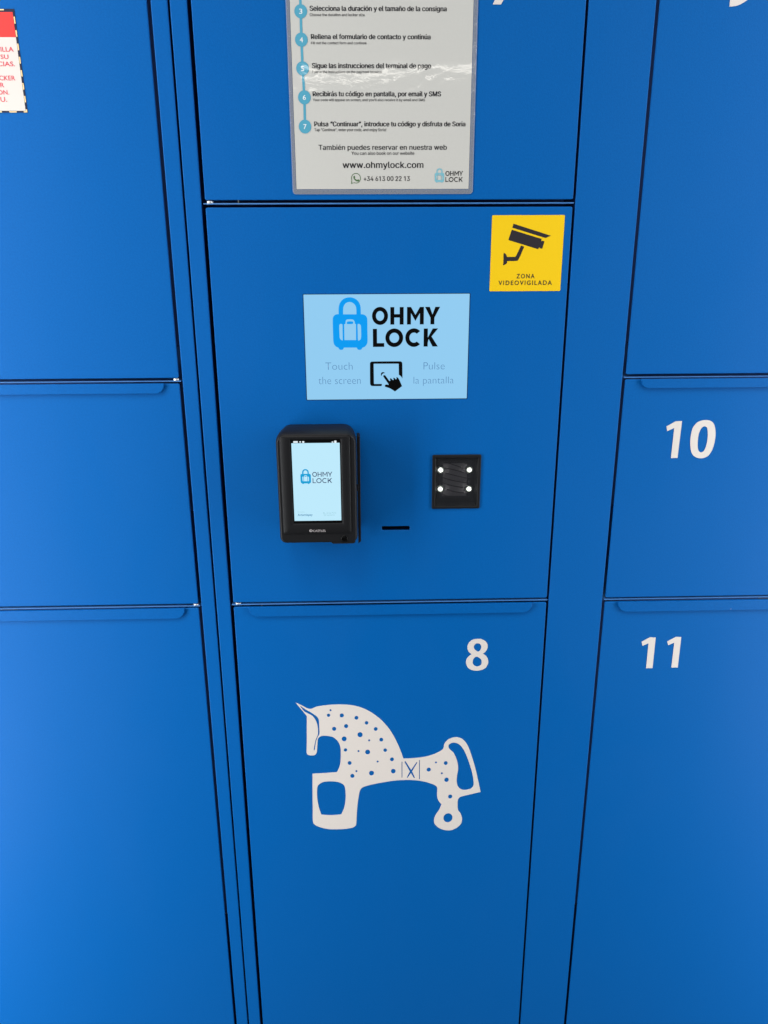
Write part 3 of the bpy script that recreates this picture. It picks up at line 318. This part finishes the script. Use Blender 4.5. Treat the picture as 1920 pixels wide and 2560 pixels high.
def loft(rings, cap_last=True, cap_first=True, smooth=True):
    "rings: list of (outline, y); first ring at the back"
    bm = bmesh.new(); R = []
    for lp, y in rings: R.append([bm.verts.new((p[0]*MM, y*MM, p[1]*MM)) for p in lp])
    n = len(R[0])
    for a, b in zip(R, R[1:]):
        for i in range(n): f = bm.faces.new((a[i], a[(i+1) % n], b[(i+1) % n], b[i])); f.smooth = smooth
    if cap_last: bm.faces.new(R[-1])
    if cap_first: bm.faces.new(list(reversed(R[0])))
    bmesh.ops.recalc_face_normals(bm, faces=bm.faces)
    me = bpy.data.meshes.new('m'); bm.to_mesh(me); bm.free(); return me
def box(xl, xr, yf, yb, zb, zt, r=1.0, bev=1.0):
    "box with rounded front edges"
    n = 3
    def rr(i, q): return rrect(xl+i, xr-i, zb+i, zt-i, max(q-i, .05), n)
    k = []
    for j in range(4):
        a = math.radians(90*j/3); k.append((rr(bev*(1-math.cos(a)), r+bev), yf+bev*(1-math.sin(a))))
    return loft([(rr(0, r+bev), yb)]+k)
def cyl(cx, cz, y0, y1, r, n=28):
    b = min(.4, r*.2)
    return loft([(ell(cx, cz, r, r, n), y0), (ell(cx, cz, r, r, n), y1+b), (ell(cx, cz, r-b, r-b, n), y1)])
def tube(pts, rad, n=6):
    bm = bmesh.new(); R = []
    for i, p in enumerate(pts):
        p = Vector(p); t = (Vector(pts[min(i+1, len(pts)-1)])-Vector(pts[max(i-1, 0)])).normalized()
        u = t.cross(Vector((0, 1, 0))).normalized(); v = u.cross(t)
        R.append([bm.verts.new((p+u*rad*math.cos(2*math.pi*k/n)+v*rad*math.sin(2*math.pi*k/n))*MM) for k in range(n)])
    for a, b in zip(R, R[1:]):
        for k in range(n): bm.faces.new((a[k], a[(k+1) % n], b[(k+1) % n], b[k])).smooth = True
    bm.faces.new(R[0]); bm.faces.new(R[-1]); bmesh.ops.recalc_face_normals(bm, faces=bm.faces)
    me = bpy.data.meshes.new('m'); bm.to_mesh(me); bm.free(); return me
def glyph_text(body, xl, xr, zt, zb, y, bold, cap):
    x = 0; LY = {0: [], 1: [], 2: [], 3: []}             # overlapping strokes of one letter go on separate layers, counters with their outline
    area = lambda c: sum(a[0]*b[1]-b[0]*a[1] for a, b in zip(c, c[1:]+c[:1]))
    for ch in body:
        a, cs = GLYPHS[ch]; C = [[(x+float(p.split(',')[0]), float(p.split(',')[1])) for p in c.split()] for c in cs]
        if C:
            big = max(C, key=lambda c: abs(area(c))); sg = area(big) > 0; outs = [c for c in C if (area(c) > 0) == sg]
            bb = lambda c: (min(p[0] for p in c), max(p[0] for p in c), min(p[1] for p in c), max(p[1] for p in c))
            for k, o in enumerate(outs):
                LY[k].append(o); B = bb(o)
                for h in C:
                    if (area(h) > 0) != sg:
                        b = bb(h)
                        if b[0] > B[0]-1 and b[1] < B[1]+1 and b[2] > B[2]-1 and b[3] < B[3]+1: LY[k].append(h)
        x += a
    L = [l for k in LY for l in LY[k]]
    x0 = min(p[0] for l in L for p in l); x1 = max(p[0] for l in L for p in l)
    f = lambda l, dx: [Vector((xl+(p[0]+dx-x0)/(x1-x0)*(xr-xl), zb+p[1]/cap*(zt-zb))) for p in l]
    ms = [plate([f(l, dx) for l in LY[q]], y-k*.012-q*.04, .01) for k, dx in enumerate((0, bold, -bold) if bold else (0,)) for q in LY if LY[q]]
    bm = bmesh.new()
    for m in ms: bm.from_mesh(m); bpy.data.meshes.remove(m)
    me = bpy.data.meshes.new('m'); bm.to_mesh(me); bm.free(); return me
def wordmark(word, box, tk):
    xl, xr, zt, zb = box; W, h = xr-xl, zt-zb; t = tk*h; out = []
    SP = {'OHMY': ((0, .236), (.269, .465), (.514, .762), (.778, 1)), 'LOCK': ((0, .174), (.191, .465), (.497, .733), (.779, 1))}[word]
    for ch, (a, b) in zip(word, SP):
        w = (b-a)*W; o = xl+a*W; cx, cz = w/2, h/2
        def e(rx, rz, a0, a1, n=26): return [(cx+rx*math.cos(math.radians(a0+(a1-a0)*i/n)), cz+rz*math.sin(math.radians(a0+(a1-a0)*i/n))) for i in range(n+1)]
        if ch == 'O': lps = [e(w/2, h/2*1.03, 0, 348, 29), e(w/2-t, h/2*1.03-t, 0, 348, 29)]
        elif ch == 'C':
            cx = w*.56; rx = w*.56; lps = [e(rx, h/2*1.03, 44, 316)+e(rx-t, h/2*1.03-t, 310, 50)]
        elif ch == 'H': q = t*.42; lps = [[(0, 0), (0, h), (t, h), (t, cz+q), (w-t, cz+q), (w-t, h), (w, h), (w, 0), (w-t, 0), (w-t, cz-q), (t, cz-q), (t, 0)]]
        elif ch == 'L': lps = [[(0, 0), (0, h), (t, h), (t, t*.9), (w, t*.9), (w, 0)]]
        elif ch == 'M': d = t*1.5; v = h*.2; lps = [[(0, 0), (0, h), (t, h), (cx, v+d), (w-t, h), (w, h), (w, 0), (w-t, 0), (w-t, h-d), (cx, v), (t, h-d), (t, 0)]]
        elif ch == 'Y': lps = [[(0, h), (t*1.2, h), (cx, h*.45+t*.5), (w-t*1.2, h), (w, h), (cx+t/2, h*.38), (cx+t/2, 0), (cx-t/2, 0), (cx-t/2, h*.38)]]
        elif ch == 'K': lps = [[(0, 0), (0, h), (t, h), (t, h*.5), (w-t*1.3, h), (w, h), (w*.55, h*.56), (w, 0), (w-t*1.3, 0), (w*.55-t*.7, h*.42), (t, h*.5-t*1.25), (t, 0)]]
        out += [[Vector((o+x, zb+z)) for x, z in l] for l in lps]
    return out
def paths(lst): return [smooth_path(p) for p in lst]
def remap(loops, src, dst):
    "map loops from bounding box src to dst (xl,xr,zt,zb)"
    return [[Vector((dst[0]+(p[0]-src[0])/(src[1]-src[0])*(dst[1]-dst[0]), dst[3]+(p[1]-src[3])/(src[2]-src[3])*(dst[2]-dst[3]))) for p in lp] for lp in loops]
def mean(*a): return sum(a)/len(a)
W0 = (0, 0, Z0)

# ------------------------------------------------------------------ pavement
bm = bmesh.new(); q = [bm.verts.new(v) for v in ((-30, -40, 0), (30, -40, 0), (30, 12, 0), (-30, 12, 0))]; bm.faces.new(q)
me = bpy.data.meshes.new('pavement'); bm.to_mesh(me); bm.free(); g = mobj('pavement', me, PAVE, None); g['kind'] = 'structure'

# ------------------------------------------------------------------ locker cabinets
TOP, BOT = 520.0, -1440.0
XL3, XR1 = -191.1, 263.4
LX = (-695.4, -241.4); CX = (XL3+.2, XR1-.2); RX = (349.6, 803.7)
SEAM_A = (-141.4, -148.8); SEAM_B = (-464.6, -471.6); SEAM_C = (75.1, 66.5)
def carcass(parent, x0, x1, posts, shelves):
    for a, b in posts:
        p = mobj('post', box(a+.25, b-.25, 0, 4, BOT-40, TOP+40, .3, 1.1), BLUE, parent)
        mobj('inner_return', box(a+.3, b-.3, 4.1, 60, BOT-40, TOP+40, .3, .05), DARK, p)
    mobj('back_panel', box(x0, x1, 450, 452, BOT-40, TOP+40, .3, .5), DARK, parent)
    mobj('top_panel', box(x0, x1, 61, 449, TOP+36, TOP+40, .3, .5), BLUE, parent)
    mobj('plinth', box(x0, x1, 8, 449, -Z0*1000, BOT-41, .3, 1), DARK, parent)
    for a, b, z in shelves:
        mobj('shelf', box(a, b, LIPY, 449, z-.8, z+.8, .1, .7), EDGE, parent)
def door(parent, xs, zb, zt, label, pull=None, pin=None, holes=(), posr=(2.2, 2.2, 2.2, 2.2)):
    d = mobj('locker_door', plate([rrect(xs[0], xs[1], zb, zt, 2, rs=posr)]+list(holes), 0, 4, .9), BLUE, parent, label)
    if pull:
        a, b = xs[0]+pull[0], xs[1]-pull[1]; zl = zt-pull[2]; r = pull[2]*.95; t = zt+.9
        o = lambda i: rrect(a+i, b-i, zl+i, t+pull[3]-i*.3, 1, 8, (r-i, .3, .3, r-i))
        # bent grip: flush along its lower crease, standing out at the top so that fingers hook in behind it
        me = loft([(o(0), .4), (o(0), -2.9), (o(.25), -3.2), (o(.7), -3.35)], smooth=True)
        for v in me.vertices:
            if v.co.y < 0: v.co.y -= PULLD*MM*max(0, min(1, (v.co.z/MM-zl)/pull[2]))**1.15
        mobj('finger_pull', me, BLUE, d)
    if pin:
        for px, pz, up in pin:
            mobj('hinge_pin', cyl_z(px, pz, up), CHROME, d)
    return d
def cyl_z(cx, zc, h, r=4.3, y=4.6, n=20):
    bm = bmesh.new(); R = []
    for z, rr in ((zc-h/2, r*.9), (zc-h/2+.4, r), (zc+h/2-.4, r), (zc+h/2, r*.9)):
        R.append([bm.verts.new(((cx+rr*math.cos(2*math.pi*k/n))*MM, (y+rr*math.sin(2*math.pi*k/n))*MM, z*MM)) for k in range(n)])
    for a, b in zip(R, R[1:]):
        for k in range(n): bm.faces.new((a[k], a[(k+1) % n], b[(k+1) % n], b[k])).smooth = True
    bm.faces.new(R[0]); bm.faces.new(R[-1]); bmesh.ops.recalc_face_normals(bm, faces=bm.faces)
    me = bpy.data.meshes.new('m'); bm.to_mesh(me); bm.free(); return me

GRP = 'blue locker cabinets in the row'
cl = thing('locker_cabinet', 'blue locker cabinet at the left with unnumbered doors, one bearing the red notice', 'locker', GRP, W0)
carcass(cl, -720, -217.7, [(-237.1, -217.7), (-719.5, -699.7)], [(-699.4, -239, mean(*SEAM_A)-.7), (-699.4, -239, mean(*SEAM_B)-.6)])
door(cl, LX, SEAM_A[0], TOP, 'tall blue door under the red and white notice', pin=[(-245.4, SEAM_A[0]-2.3, 3.0)])
door(cl, LX, SEAM_B[0], SEAM_A[1], 'short blue door in the middle of the left cabinet', pull=(19, 19.5, 12.4, -.1), pin=[(-244.9, SEAM_B[0]-2.2, 2.6)])
door(cl, LX, BOT, SEAM_B[1], 'tall bottom door of the left cabinet', pull=(19, 19.5, 14.8, .5))
cr = thing('locker_cabinet', 'blue locker cabinet with the payment panel and doors numbered 8, 10 and 11', 'locker', GRP, W0)
carcass(cr, -215.5, 830, [(-215.5, -195.6), (266.4, 345.4), (807.5, 827)], [(-193.4, 264.8, mean(*SEAM_C)), (-193.4, 264.8, mean(*SEAM_B)+.4), (347.5, 806, mean(*SEAM_A)-.7), (347.5, 806, mean(*SEAM_B)-.4)])
d7 = door(cr, CX, SEAM_C[0], TOP, 'blue door behind the laminated instruction sheet', pin=[(-185.6, SEAM_C[0]-2.6, 3.2)])
SC = D['scan']; si = D['scan_in']; sl = D['slot']
sxl, sxr, szt, szb = mean(SC[0][0], SC[3][0]), mean(SC[1][0], SC[2][0]), mean(SC[0][1], SC[1][1]), mean(SC[2][1], SC[3][1])
slot = rrect(sl[0][0], sl[1][0], mean(sl[2][1], sl[3][1]), mean(sl[0][1], sl[1][1]), 1.0, 4)
dp = door(cr, CX, SEAM_B[0]+.9, SEAM_C[1], 'blue control panel with touch screen, payment terminal and scanner', pin=[(-184.3, SEAM_B[0]-1.6, 2.6)],
          holes=[slot, rrect(sxl+2.5, sxr-2.5, szb+2.5, szt-2.5, 1, 3)])
mobj('ticket_slot', plate([rrect(sl[0][0]-2, sl[1][0]+2, sl[3][1]-2, sl[0][1]+2, 1, 3)], 16, 1), INK, dp)
d8 = door(cr, CX, BOT, SEAM_B[1]+.3, 'tall blue door numbered 8 with a spotted horse emblem', pull=(22, 21.5, 14.2, .5))
d9 = door(cr, RX, SEAM_A[0], TOP, 'upper right door, only the foot of its number showing')
d10 = door(cr, RX, SEAM_B[0]-.4, SEAM_A[1]+.5, 'short blue door numbered 10', pull=(20.5, 19, 11.6, -.1))
d11 = door(cr, RX, BOT, SEAM_B[1]-.5, 'tall blue door numbered 11', pull=(18.5, 19, 15.0, .5))
# numbers and emblem
DEC = -.35
mobj('number_decal', plate(paths(D['eight']), DEC, .3), CREAM, d8)
mobj('number_decal', plate(paths(D['ten']), DEC, .3), CREAM, d10)
for p in D['eleven']: mobj('number_digit', plate([smooth_path(p)], DEC, .3), CREAM, d11)
sf = D['seven_foot']; fx = sf[0][0]; fz = sf[0][1]
mobj('number_decal', plate([[Vector((fx+a, fz+b)) for a, b in ((0, 0), (9.7, 0), (27, 35), (27, 42.5), (-4, 42.5), (-4, 35), (16.2, 35))]], DEC, .3), CREAM, d7)
nx, nz = D['nine_tail'][0]
nine = [[(nx, nz, 1), (nx+7, nz+.6), (nx+14, nz+3), (nx+21, nz+7.5), (nx+26.5, nz+14), (nx+30, nz+22), (nx+30.5, nz+31), (nx+27, nz+39.5), (nx+19, nz+44.5), (nx+9, nz+44), (nx+1.5, nz+39), (nx-1, nz+31), (nx+1.5, nz+23), (nx+8, nz+18), (nx+15, nz+18), (nx+20.5, nz+21, 1), (nx+16, nz+13), (nx+8, nz+8.3), (nx-.2, nz+7, 1)],
        [(nx+8.5, nz+31), (nx+10.5, nz+36), (nx+15, nz+38), (nx+19.5, nz+36), (nx+21.5, nz+31), (nx+19.5, nz+26), (nx+15, nz+24.3), (nx+10.5, nz+26)]]
mobj('number_decal', plate(paths(nine), DEC, .3), CREAM, d9)
mobj('horse_emblem', plate(paths(D['horse'])+[ell(*c, 18) for c in D['dots']], DEC, .3), CREAM, d8, 'cream spotted horse decal')

for par, x, z, r in ((d11, D['flecks'][0][0], D['flecks'][0][1], .4),):
    mobj('paint_chip', plate([ell(x, z, r*1.3, r*.8, 7)], -4.05, .2), CREAM, par)

# ------------------------------------------------------------------ touch screen
ts = thing('touch_screen', 'lit pale blue touch screen with black lettering on the control panel', 'screen', None, W0)
s = D['screen']; TX = (mean(s[0][0], s[3][0]), mean(s[1][0], s[2][0]), mean(s[2][1], s[3][1]), mean(s[0][1], s[1][1]))
mobj('screen_bezel', plate([rrect(TX[0]-.7, TX[1]+.7, TX[2]-.7, TX[3]+.7, .6, 3)], -.3, .28), BLK2, ts)
dsp = mobj('display', plate([rrect(*TX, .5, 3)], -.6, .28), LCD, ts)
Y = -.75
lockp = paths(D['lock']); lb = [min(p[0] for p in lockp[0]), max(p[0] for p in lockp[0]), max(p[1] for p in lockp[0]), min(p[1] for p in lockp[0])]
mobj('padlock_emblem', plate(lockp, Y, .1), LCD_LOGO, dsp)
mobj('lettering', plate(wordmark('OHMY', D['t_ohmy'], .235), Y, .1), LCD_BLK, dsp)
mobj('lettering', plate(wordmark('LOCK', D['t_lock'], .235), Y, .1), LCD_BLK, dsp)
for tx, k, rf in (('Touch', 't_touch', 'T'), ('the screen', 't_the', 'h'), ('Pulse', 't_pulse', 'P'), ('la pantalla', 't_la', 'l')):
    mobj('lettering', text_mesh(tx, *D[k], Y, -.016, rf), LCD_TXT, dsp)
mobj('tablet_icon', plate([smooth_path(D['tablet']), ][:1], Y, .1), LCD_BLK, dsp)
mobj('touch_ring', plate([smooth_path(D['arc'])], Y, .1), LCD_BLK, dsp)
mobj('hand_icon', plate([smooth_path(D['hand'])], Y, .1), LCD_BLK, dsp)

# ------------------------------------------------------------------ payment terminal
pt = thing('payment_terminal', 'black card payment terminal with lit white screen, left of the ticket slot', 'card reader', None, W0)
bx = (-114.0, -9.8, -357.4, -206.4)
def br(i, r1, r2, dz=0): return rrect(bx[0]+i, bx[1]-i, bx[2]+i, bx[3]-i+dz, 1, 10, (r2, r1, r1, r2))
mobj('body', loft([(br(2.6, 15, 9, 4.6), -.3), (br(1.0, 14.5, 9, 3.4), -20), (br(.3, 14, 9, 2.2), -32), (br(0, 13.5, 8.8, 1.0), -39), (br(.1, 13, 8.5), -42.5), (br(.6, 12.5, 8, -.7), -45), (br(1.5, 11.5, 7.2, -.8), -46.8), (br(3.0, 10, 6, -.6), -48)]), BLK, pt)
bz = D['term_bez']; BZ = (mean(bz[0][0], bz[3][0]), mean(bz[1][0], bz[2][0]), mean(bz[2][1], bz[3][1]), mean(bz[0][1], bz[1][1]))
gl = D['term_glass']; GL = (mean(gl[0][0], gl[3][0]), mean(gl[1][0], gl[2][0]), mean(gl[2][1], gl[3][1]), mean(gl[0][1], gl[1][1]))
def rz(B, i, r): return rrect(B[0]+i, B[1]-i, B[2]+i, B[3]-i, r, 5)
fp = mobj('faceplate', loft([(rz(BZ, -.9, 3.6), -48.05), (rz(BZ, -.5, 3.4), -47.6), (rz(BZ, 0, 3), -48.6), (rz(BZ, .7, 2.6), -49.3), (rz(GL, -2.2, 1.4), -49.3), (rz(GL, -.6, .8), -48.7), (rz(GL, 0, .5), -48.2)], cap_first=False), BLK2, pt)
mobj('screen_glass', plate([rz(GL, .2, .5)], -48.35, .1), GLOSSBLK, pt)
lt = D['term_lit']; LT = (mean(lt[0][0], lt[3][0]), mean(lt[1][0], lt[2][0]), mean(lt[2][1], lt[3][1]), mean(lt[0][1], lt[1][1]))
td = mobj('display', plate([rz(LT, 0, .4)], -48.5, .1), TL, pt)
Y = -48.62
mobj('padlock_emblem', plate(remap(lockp, lb, D['term_lock']), Y, .04), TL_LOGO, td)
for tx, *b in D['term_t']:
    if tx == 'CASTLES': mobj('maker_lettering', text_mesh(tx, *b, -49.42, .02), GREYP, fp)
    elif tx in ('OHMY', 'LOCK'): mobj('lettering', plate(wordmark(tx, b, .15), Y, .04), TL_INK, td)
    else: mobj('lettering', text_mesh(tx, *b, Y, {'Artemispay': .02}.get(tx, 0), tx[0]), {'OHMY': TL_INK, 'LOCK': TL_INK, 'Artemispay': TL_BLUE}.get(tx, TL_PALE), td)
ic = D['term_ic']
for k in range(5): mobj('status_icon', plate([rrect(ic[k][0], ic[k][1], ic[k][3], ic[k][2], .5, 3)], Y+.1, .04), TL_W, td)
for k in (5, 6):
    a = ic[k]; mobj('corner_emblem', plate([rrect(a[0], a[1], a[3], a[2], .2, 2), rrect(a[0]+.35, a[1]-.35, a[3]+.35, a[2]-.35, .1, 2)], Y, .04), TL_PALE, td)
a = ic[7]; mobj('maker_emblem', plate([ell(mean(a[0], a[1]), mean(a[2], a[3]), (a[1]-a[0])/2, (a[2]-a[3])/2), ell(mean(a[0], a[1])+.3, mean(a[2], a[3]), .9, .8, 10)], -49.42, .05), GREYP, fp)
b = D['term_btn']
mobj('power_button', loft([(ell(b[0], b[1], 4.6, 4.6, 28), -47.9), (ell(b[0], b[1], 4.4, 4.4, 28), -48.7), (ell(b[0], b[1], 3.7, 3.7, 28), -48.8), (ell(b[0], b[1], 3.3, 3.3, 28), -48.1), (ell(b[0], b[1], 2.7, 2.7, 28), -48.2), (ell(b[0], b[1], 2.2, 2.2, 28), -48.7)]), GLOSSBLK, pt)
# card swipe rail on the right-hand side, its lower end cut at an angle
rail = [Vector(v) for v in ((-9.3, -365.2), (-5.6, -362.5), (-5.1, -216), (-6.2, -215), (-9.3, -215))]
mobj('swipe_rail', plate([rail], -28, 20, .5), BLK, pt)
mobj('rail_clip', box(-10.2, -7.6, -33, -26, -289, -281, .4, .4), BLK2, pt)
mobj('bottom_lip', loft([(rrect(-46, -13, -358.6, -350, 3, 5), -30), (rrect(-46, -13, -359.0, -350, 3, 5), -44), (rrect(-45, -14, -358.0, -351, 3, 5), -47.6)]), BLK, pt)
mobj('wall_mount', loft([(rrect(-100, -22, -340, -222, 6, 5), -.1), (rrect(-100, -22, -340, -222, 6, 5), -1.5)]), BLK, pt)

# ------------------------------------------------------------------ barcode scanner
bs = thing('code_scanner', 'square black code scanner with four white lights, right of the ticket slot', 'scanner', None, W0)
SI = (mean(si[0][0], si[3][0]), mean(si[1][0], si[2][0]), mean(si[2][1], si[3][1]), mean(si[0][1], si[1][1]))
O4 = (sxl, sxr, szb, szt)
mobj('bezel', loft([(rz(O4, 0, 1.6), -.05), (rz(O4, 0, 1.6), -1.4), (rz(O4, .5, 1.3), -1.8), (rz(SI, -1.0, 1.6), -1.8), (rz(SI, -.4, 1.4), -1.3), (rz(SI, 0, 1.2), .8), (rz(SI, 2.0, 1), 6)], cap_last=False, cap_first=False), BLK2, bs)
mobj('well', loft([(rz(SI, 1.4, .6), 12), (rz(SI, 1.4, .6), 5.9)], cap_last=False), BLK, bs)
def quad(nm): q = D[nm]; return (mean(q[0][0], q[3][0]), mean(q[1][0], q[2][0]), mean(q[2][1], q[3][1]), mean(q[0][1], q[1][1]))
mobj('sensor_plate', plate([rz(quad('scan_g1'), 0, .5)], 7, .6), SG1, bs)
mobj('sensor_window', plate([rz(quad('scan_g2'), 0, .3)], 6.2, .4), SG2, bs)
for cx, cz, rx, rzz in D['scan_led']:
    ld = mobj('led_halo', loft([(ell(cx, cz, 5.6, 5.4, 20), 6.1), (ell(cx, cz, 5.2, 5.0, 20), 5.4), (ell(cx, cz, 3.7, 3.6, 20), 4.6)]), RING, bs)  # solid ring added as the halo of the light
    mobj('white_light', loft([(ell(cx, cz, rx*.66, rzz*.66, 20), 4.7), (ell(cx, cz, rx*.62, rzz*.62, 20), 2.8), (ell(cx, cz, rx*.3, rzz*.3, 20), 2.0)]), LED, ld)
for p in D['scan_wire']:
    (x0, z0), (x1, z1), (x2, z2) = p; P3 = []
    for i in range(9):
        t = i/8; a, b2, c2 = 2*(t-.5)*(t-1), 4*t*(1-t), 2*t*(t-.5)
        P3.append((a*x0+b2*x1+c2*x2, 5.5, a*z0+b2*z1+c2*z2))
    mobj('wire', tube(P3, .5), INK, bs)
PANE = film('clear_scanner_glass', .012, [(20, .0002, .1, 1)])
mobj('glass', plate([rz(SI, .1, 1)], -.4, .4), PANE, bs)

# ------------------------------------------------------------------ laminated instruction sheet
sh = thing('instruction_sheet', 'white laminated instruction sheet with numbered steps, above the control panel', 'sign', None, W0)
pp = D['paper']; px0, px1, pz0 = mean(pp[0][0], pp[3][0]), mean(pp[1][0], pp[2][0]), mean(pp[2][1], pp[3][1])
po = D['pouch']; qx0, qx1, qz0 = mean(po[0][0], po[3][0]), mean(po[1][0], po[2][0]), mean(po[2][1], po[3][1])
pz1 = pz0+297; qz1 = pz1+4.5
paper = mobj('paper', plate([rrect(px0, px1, pz0, pz1, .2, 2)], -.55, .2), PAPER, sh)
mobj('laminate_margin', plate([rrect(qx0, qx1, qz0, qz1, 4, 6), rrect(px0-.4, px1+.4, pz0-.4, pz1+.4, .3, 2)], -.7, .35), FILME, sh)
Y = -.72
c0 = D['steps']
line = [(c0[0][0]-.2, 400)]+[(c[0], c[1]) for c in c0]
lp = [Vector((x-1.45, z)) for x, z in line]+[Vector((x+1.45, z)) for x, z in reversed(line)]
mobj('step_line', plate([lp], Y, .05), TEAL, paper)
for cx, cz, rx, rzz, n in c0:
    bd = mobj('step_badge', plate([ell(cx, cz, rx, rzz*1.12, 28)], Y-.08, .05), TEAL, paper)
    mobj('step_number', text_mesh(n, cx-1.9, cx+1.9, cz+2.6, cz-2.6, Y-.16, .01, n), WHITEP, paper)
for tx, a, b, c, d, st in D['sheet_a']+D['sheet_b']:
    if tx in ('OHMY', 'LOCK'): me = plate(wordmark(tx, (a, b, c, d), .17), Y, .05)
    else: me = glyph_text(tx, a, b, c, d, Y, {'b': 12, 's': 3, 'm': 6, 'w': 7}[st], 270 if tx.startswith('www') else 254)
    mobj('lettering', me, PINKS if st == 's' else PINK, paper)
mobj('padlock_emblem', plate(remap(lockp, lb, D['sheet_lock']), Y, .05), TEALP, paper)
cx, cz, rx, rzz = D['wa']; r = (rx+rzz)/2*1.02
bub = [Vector((cx+r*math.cos(a), cz+r*math.sin(a))) for a in [math.radians(-118+i*(338-18)/40) for i in range(41)]]+[Vector(D['wa_tail'][0])]
r2 = r*.87; bub2 = [Vector((cx+r2*math.cos(a), cz+r2*math.sin(a))) for a in [math.radians(-116+i*(338-22)/40) for i in range(41)]]+[Vector(D['wa_tail'][0])+Vector((1.2, 1.3))]
mobj('phone_emblem', plate([bub, bub2], Y, .05), GREEN, paper)
mobj('phone_emblem', plate([smooth_path(D['wa_phone'])], Y, .05), GREEN, paper)

# ------------------------------------------------------------------ yellow camera sticker
cs = thing('camera_sticker', 'yellow square video surveillance sticker in the corner of the control panel', 'sticker', None, W0)
q = D['cctv_sticker']; CQ = (mean(q[0][0], q[3][0]), mean(q[1][0], q[2][0]), mean(q[2][1], q[3][1]), mean(q[0][1], q[1][1]))
base = mobj('vinyl', plate([rrect(*CQ, 1.2, 4)], -.4, .35), YEL, cs)
for nm, p in zip(('camera_hood', 'camera_body', 'camera_bracket'), D['cctv']): mobj(nm, plate([smooth_path(p)], -.55, .1), YINK, cs)
def spaced(tx, b, y, m, par, bold, sp):
    mobj('lettering', text_mesh(tx, *b, y, bold, tx[0], 0, sp), m, par)
spaced('ZONA', D['t_zona'], -.55, YINK, cs, .012, 1.35)
spaced('VIDEOVIGILADA', D['t_video'], -.55, YINK, cs, .012, 1.3)

# ------------------------------------------------------------------ red and white notice
wn = thing('warning_notice', 'red and white notice with black and yellow dashed border at the left edge', 'sign', None, W0)
(t1, t2, n1, n2, n3) = D['notice']
nxr, nzt, nzb = mean(t1[0], t2[0])+.3, t1[1]+1.2, t2[1]-.4; nxl = nxr-150
hz1 = n2[1]
mobj('border', plate([rrect(nxl, nxr, nzb, nzt, .4, 2)], -.4, .35), BDASH, wn)
mobj('header', plate([rrect(nxl+2, nxr-2.1, hz1, n1[1], .2, 2)], -.55, .1), RED, wn)
pn = mobj('panel', plate([rrect(nxl+2, nxr-2.1, nzb+1.9, hz1-.1, .2, 2)], -.55, .1), NOTE, wn)
for a, b in D['notice_dash']: mobj('dash', plate([rrect(nxr-1.7, nxr-.25, b, a, .2, 2)], -.55, .1), YDASH, wn)
for k in range(6):
    for z in (nzt-.85, nzb+.75):
        x = nxr-2.6-8.8-k*17.2-(1.2 if z < 200 else 0)
        mobj('dash', plate([rrect(x-8.8, x, z-.65, z+.65, .2, 2)] if z > 200 else [rrect(x-8.6, x, z-.65, z+.65, .2, 2)], -.55, .1), YDASH, wn)
mobj('dash', plate([[Vector(v) for v in ((nxr-4.4, nzb+.15), (nxr-.2, nzb+.15), (nxr-.2, nzb+3.4), (nxr-1.6, nzb+3.4), (nxr-1.6, nzb+1.5), (nxr-4.4, nzb+1.5))]], -.55, .1), YDASH, wn)
for tx, a, b, c, d in D['notice_t']: mobj('lettering', text_mesh(tx, a, b, c, d, -.7, .012, 'I'), REDT, pn)
